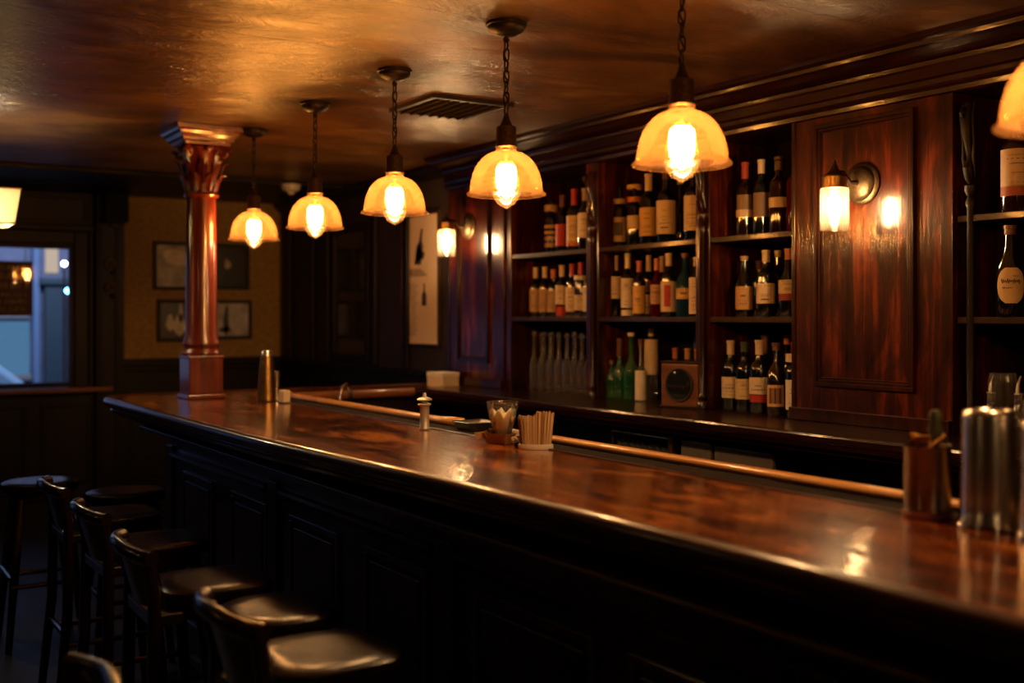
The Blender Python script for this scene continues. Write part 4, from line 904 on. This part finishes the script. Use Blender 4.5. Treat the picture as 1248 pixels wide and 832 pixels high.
bm = BM(); tube(bm, [(0, 0, 0), (.005, -.012, .10), (.004, -.018, .145)], [.004, .006, .008], 8); tube(bm, [(.01, .01, 0), (.008, -.006, .12), (.008, -.014, .14)], [.004, .005, .006], 8)
obj('shank', bm, M['iron'], tg, smooth=True)
obj('grip', lathe(BM(), [(0, .13), (.012, .135), (.016, .155), (.011, .172), (.014, .184), (.010, .195), (0, .198)], 16, c=(.003, -.018, 0)), plain('olive_grip', (.05, .05, .02), .4), tg, smooth=True)
def shaker_tin(px, X, lab, h, r):
    t = thing('shaker_tin', lab, 'shaker', (X, PY(px, X), BZ+.0005), group='large steel shaker tins at the right')
    obj('tin', lathe(BM(), [(r*.98, 0), (r*1.05, .004), (r*1.05, .012), (r*.97, .02), (r*.95, .05), (r*.88, h-.015), (r*.85, h-.004), (r*.78, h), (r*.72, h-.004), (0, h-.006)], 56), M['steel'], t, smooth=True)
    obj('rim', lathe(BM(), [(r*1.0, 0), (r*1.09, .001), (r*1.10, .008), (r*1.05, .013)], 56), M['chrome'], t, smooth=True)
    return t
shaker_tin(1205, 1.985, 'large upturned steel shaker tin, fully in view at right', .235, .057)
shaker_tin(1279, 1.97, 'upturned steel shaker tin cut by the right edge', .225, .055)
md = thing('muddler', 'pale wooden muddler standing on tin at the right edge', 'muddler', (1.96, PY(1263, 1.96), BZ+.2195))
obj('head', lathe(BM(), [(0, 0), (.019, 0), (.021, .006), (.020, .04), (.016, .05), (0, .052)], 24), plain('pale_beech', (.45, .28, .16), .5, noise=.15), md, smooth=True)
obj('neck', lathe(BM(), [(0, .05), (.011, .05), (.012, .09), (0, .095)], 18), M['stool'], md, smooth=True)

# ------------------------------------------------------------------ pendants
def chain_bm(z0, z1, r=.010, wire=.0024):
    bm = BM(); L = r*2.5; n = max(1, int(round((z1-z0)/(L*1.45)))); st_ = (z1-z0)/n
    for i in range(n):
        zc = z0+st_*(i+.5); hl_ = st_*.5+wire; pts = []
        for k in range(14):
            a = 2*PI*k/14; u = r*math.cos(a); v = (hl_-r)*(1 if math.sin(a) > 0 else -1)+r*math.sin(a) if abs(math.sin(a)) > 1e-6 else 0
            a_ = i*PI/2+.5; pts.append((u*math.cos(a_), u*math.sin(a_), zc+v))
        tube(bm, pts, wire, 6, closed=True)
    return bm
def pendant(x, y, zr, label, scale=1):
    """zr: height of the shade rim; rim diameter .26"""
    t = thing('pendant_lamp', label, 'pendant lamp', (x, y, zr), group='amber glass pendant lamps over the bar')
    top = CEIL-zr
    obj('canopy', lathe(BM(), [(0, top-.045), (.012, top-.045), (.03, top-.042), (.055, top-.028), (.062, top-.016), (.062, top-.012), (.068, top-.010), (.068, top-.0005), (0, top-.0005)], 32), M['iron'], t, smooth=True)
    cz = top-.055; bm = BM()
    tube(bm, [(.009*math.cos(a), 0, top-.055+.009*math.sin(a)) for a in [i*PI/5 for i in range(10)]], .0025, 6, closed=True)
    obj('canopy_loop', bm, M['iron'], t, smooth=True)
    ch = obj('chain', chain_bm(.262, top-.052, .0095, .0026), M['iron'], t, smooth=True)
    bm = BM(); n = 30; tube(bm, [(.006*math.cos(i*.9), .006*math.sin(i*.9), .25+(top-.05-.25)*i/n) for i in range(n+1)], .0032, 6)
    obj('cord', bm, M['black'], t, smooth=True)
    obj('socket_cone', lathe(BM(), [(0, .268), (.006, .266), (.012, .245), (.020, .228), (.024, .222), (0, .222)], 24), M['iron'], t, smooth=True)
    obj('socket', lathe(BM(), [(0, .223), (.030, .223), (.033, .219), (.033, .168), (.037, .163), (.037, .156), (.030, .152), (0, .152)], 28), M['bronze'], t, smooth=True)
    sp_ = [(.034, .158), (.036, .150), (.034, .144), (.040, .139), (.052, .136), (.066, .129), (.081, .117), (.093, .103), (.103, .087), (.111, .068), (.117, .046), (.1205, .022), (.1215, .011), (.126, .006), (.131, .002), (.132, -.003), (.129, -.005), (.122, .0), (.117, .006)]
    inner = [(r_-.0025, z) for r_, z in sp_[::-1] if z > .008]
    sh_ = obj('shade', lathe(BM(), sp_+inner, 64), M['shade'], t, smooth=True); 
    bl = obj('bulb', lathe(BM(), [(0, .150), (.014, .148), (.016, .130), (.026, .105), (.036, .075), (.043, .045), (.046, .015), (.042, -.012), (.030, -.032), (.012, -.043), (.004, -.047), (0, -.050)], 32), M['bulbglass'], t, smooth=True)
    obj('filament', lathe(BM(), [(0, .100), (.024, .098), (.032, .090), (.0345, .075), (.035, .045), (.031, .020), (.022, .004), (.012, -.006), (.004, -.012), (0, -.014)], 14), M['filament'], bl, smooth=True)
    obj('bulb_cap', lathe(BM(), [(0, .155), (.013, .155), (.014, .135), (.011, .125), (.006, .118), (.004, .099), (0, .098)], 16), M['brass'], bl, smooth=True)
    return t
XP = 1.95
for px, ry, lab in [(309.5, 291.5, 'smallest and farthest amber glass pendant, right beside the column'), (384, 277.5, 'second farthest amber pendant lamp, right of the farthest one'),
                    (481, 259, 'middle amber pendant lamp left of the ceiling vent'), (617, 236.5, 'amber pendant lamp right of the ceiling vent, canopy fully shown'),
                    (831, 200, 'large amber pendant lamp in front of the middle bay'), (1305, 152, 'nearest amber pendant lamp cut off by the right edge')]:
    y = PY(px, XP); z = XP*math.sin(TH)+y*math.cos(TH)
    zr = EYE+(386-ry)*z/F
    pendant(XP, y, zr, lab)
pendant(XP, -.35, 1.93, 'amber pendant lamp behind the viewer over the bar')

# ------------------------------------------------------------------ wall sconces
def sconce(X, y, z, label):
    """z: centre of glass; stands .2 off the wall"""
    t = thing('wall_sconce', label, 'wall lamp', (X, y, z), group='wall sconces on the back bar')
    R = Matrix.Rotation(-PI/2, 4, 'Y')
    obj('back_plate', lathe(BM(), [(0, .0), (.078, .0), (.080, .006), (.074, .012), (.066, .014), (.062, .022), (.05, .030), (.02, .036), (0, .037)], 36, m=Matrix.Translation((0, 0, .105)) @ R), M['bronze'], t, smooth=True)
    obj('arm', tube(BM(), [(-.03, 0, .105), (-.07, 0, .105), (-.09, 0, .125), (-.11, 0, .14), (-.135, 0, .138), (-.15, 0, .13)], [.012, .008, .007, .008, .008, .009], 10), M['bronze'], t, smooth=True)
    c = (-.155, 0, 0)
    obj('cap', lathe(BM(), [(0, .182), (.005, .18), (.008, .168), (.012, .155), (.022, .138), (.034, .128), (.042, .124), (.046, .122), (.046, .118), (0, .116)], 30, c=c), M['bronze'], t, smooth=True)
    obj('collar', lathe(BM(), [(0, .118), (.044, .118), (.044, .084), (.048, .082), (.048, .078), (0, .076)], 30, c=c), M['brass'], t, smooth=True)
    obj('glass_shade', lathe(BM(), [(.046, .080), (.051, .076), (.0525, .070), (.0525, -.075), (.051, -.078), (.049, -.075), (.049, .070), (.046, .076)], 36, c=c), M['sconceglass'], t, smooth=True)
    bl = obj('bulb', lathe(BM(), [(0, .078), (.012, .076), (.020, .055), (.028, .03), (.030, 0), (.026, -.03), (.014, -.052), (0, -.058)], 22, c=c), M['bulbglass'], t, smooth=True)
    obj('filament', lathe(BM(), [(0, .062), (.012, .058), (.020, .035), (.022, .0), (.018, -.028), (.009, -.044), (0, -.048)], 12, c=c), M['sconcefil'], bl, smooth=True)
XW = XF-.0145
sconce(XW, 2.80, EYE+.395, 'bronze wall sconce with cylinder glass on the near panelled pier')
sconce(XW, 5.73, EYE+.435, 'bronze wall sconce with cylinder glass on the far pier by poster')

# ------------------------------------------------------------------ stools
def make_stool(back=True, h=.75):
    t = thing('bar_stool', 'x', 'bar stool', group='bar stools along the bar')
    pr = [(0, h-.05), (.145, h-.05), (.165, h-.042), (.172, h-.022), (.168, h-.006), (.155, h), (.10, h+.001), (0, h-.004)]
    sq = lambda a, z: 1/(abs(math.cos(a))**4+abs(math.sin(a))**4)**.25*.95 if back else 1
    obj('seat', lathe(BM(), pr, 48, rib=sq), M['leather'], t, smooth=True)
    obj('seat_frame', lathe(BM(), [(0, h-.085), (.135, h-.085), (.142, h-.075), (.142, h-.05), (0, h-.05)], 40, rib=sq), M['stool'], t, smooth=True)
    for sx in (-1, 1):
        for sy in (-1, 1):
            if back and sx < 0: obj('leg', tube(BM(), [(-.245, sy*.175, 0), (-.205, sy*.155, h*.55), (-.200, sy*.150, h), (-.222, sy*.168, h+.105)], [.015, .019, .018, .016], 10), M['stool'], t, smooth=True)
            else: obj('leg', tube(BM(), [(sx*.10, sy*.10, h-.07), (sx*.128, sy*.128, h*.5), (sx*.16, sy*.16, .0)], [.019, .021, .015], 10), M['stool'], t, smooth=True)
    if back: obj('rear_rail', box(BM(), -.212, -.12, -.15, .15, h-.085, h-.05), M['stool'], t, bevel=.005)
    for z, k in ((.25, .148),):
        bm = BM(); tube(bm, [(k, -k, z), (k, k, z)], .011); obj('stretcher', bm, M['stool'], t, smooth=True)
        kb = .215 if back else k; kc = .158 if back else k
        bm = BM(); tube(bm, [(-kb, -kc, z+.08), (-kb, kc, z+.08)], .011); obj('stretcher', bm, M['stool'], t, smooth=True)
        for s in (-1, 1):
            obj('stretcher', tube(BM(), [(-kb, s*kc, z+.04), (k, s*k, z+.04)], .011), M['stool'], t, smooth=True)
    if back:
        H = h+.12
        pts = []; rr = []
        for i in range(25):
            u = -1+2*i/24; yy = u*.19; xx = -.265+.05*abs(u)**2.4; zz = H+.006*math.cos(u*PI)
            pts.append((xx, yy, zz)); rr.append(.017+.006*(abs(u) > .82))
        obj('top_rail', tube(BM(), pts, rr, 12, ry=[.022]*25), M['stool'], t, smooth=True)
        bm = BM(); A = []; B = []
        for i in range(17):
            u = -1+2*i/16; yy = u*.155; xx = -.258+.045*abs(u)**2.4
            A.append((bm.verts.new((xx, yy, H-.01)), bm.verts.new((xx+.012, yy, H-.01)))); B.append((bm.verts.new((xx+.040, yy*.9, h-.04)), bm.verts.new((xx+.052, yy*.9, h-.04))))
        for i in range(16):
            bm.faces.new((A[i][0], A[i+1][0], B[i+1][0], B[i][0])); bm.faces.new((A[i][1], B[i][1], B[i+1][1], A[i+1][1])); bm.faces.new((A[i][0], A[i][1], A[i+1][1], A[i+1][0])); bm.faces.new((B[i][0], B[i+1][0], B[i+1][1], B[i][1]))
        bm.faces.new((A[0][0], B[0][0], B[0][1], A[0][1])); bm.faces.new((A[-1][0], A[-1][1], B[-1][1], B[-1][0]))
        obj('back_panel', bm, M['stool'], t, smooth=True)
    return t
sb = make_stool(True); sr = make_stool(False)
spots = [(1.03, 4.55, 0, 'farthest dark wooden stool with curved back along the bar front'), (1.03, 3.92, .03, 'second farthest curved back stool along the dark bar front'),
         (1.01, 3.24, -.02, 'third curved back stool counted from the far bar end'), (1.01, 2.40, .02, 'nearest curved back stool at bottom with glossy top rail')]
spots += [(.19, 2.05, PI-.1, 'curved back stool turned away from the bar, cut by bottom left corner')]
for i, (x, y, rz, lab) in enumerate(spots):
    o = sb if i == 0 else copy_tree(sb); o.location = (x, y, 0); o.rotation_euler = (0, 0, rz); o['label'] = lab
for i, (x, y, lab) in enumerate([(1.06, 2.82, 'backless round stool between the two nearest curved back stools'), (.93, 5.6, 'backless round stool at far left beyond the bar stools'), (1.2, 5.08, 'backless round stool tucked under the far bar end')]):
    o = sr if i == 0 else copy_tree(sr); o.location = (x, y, 0); o['label'] = lab
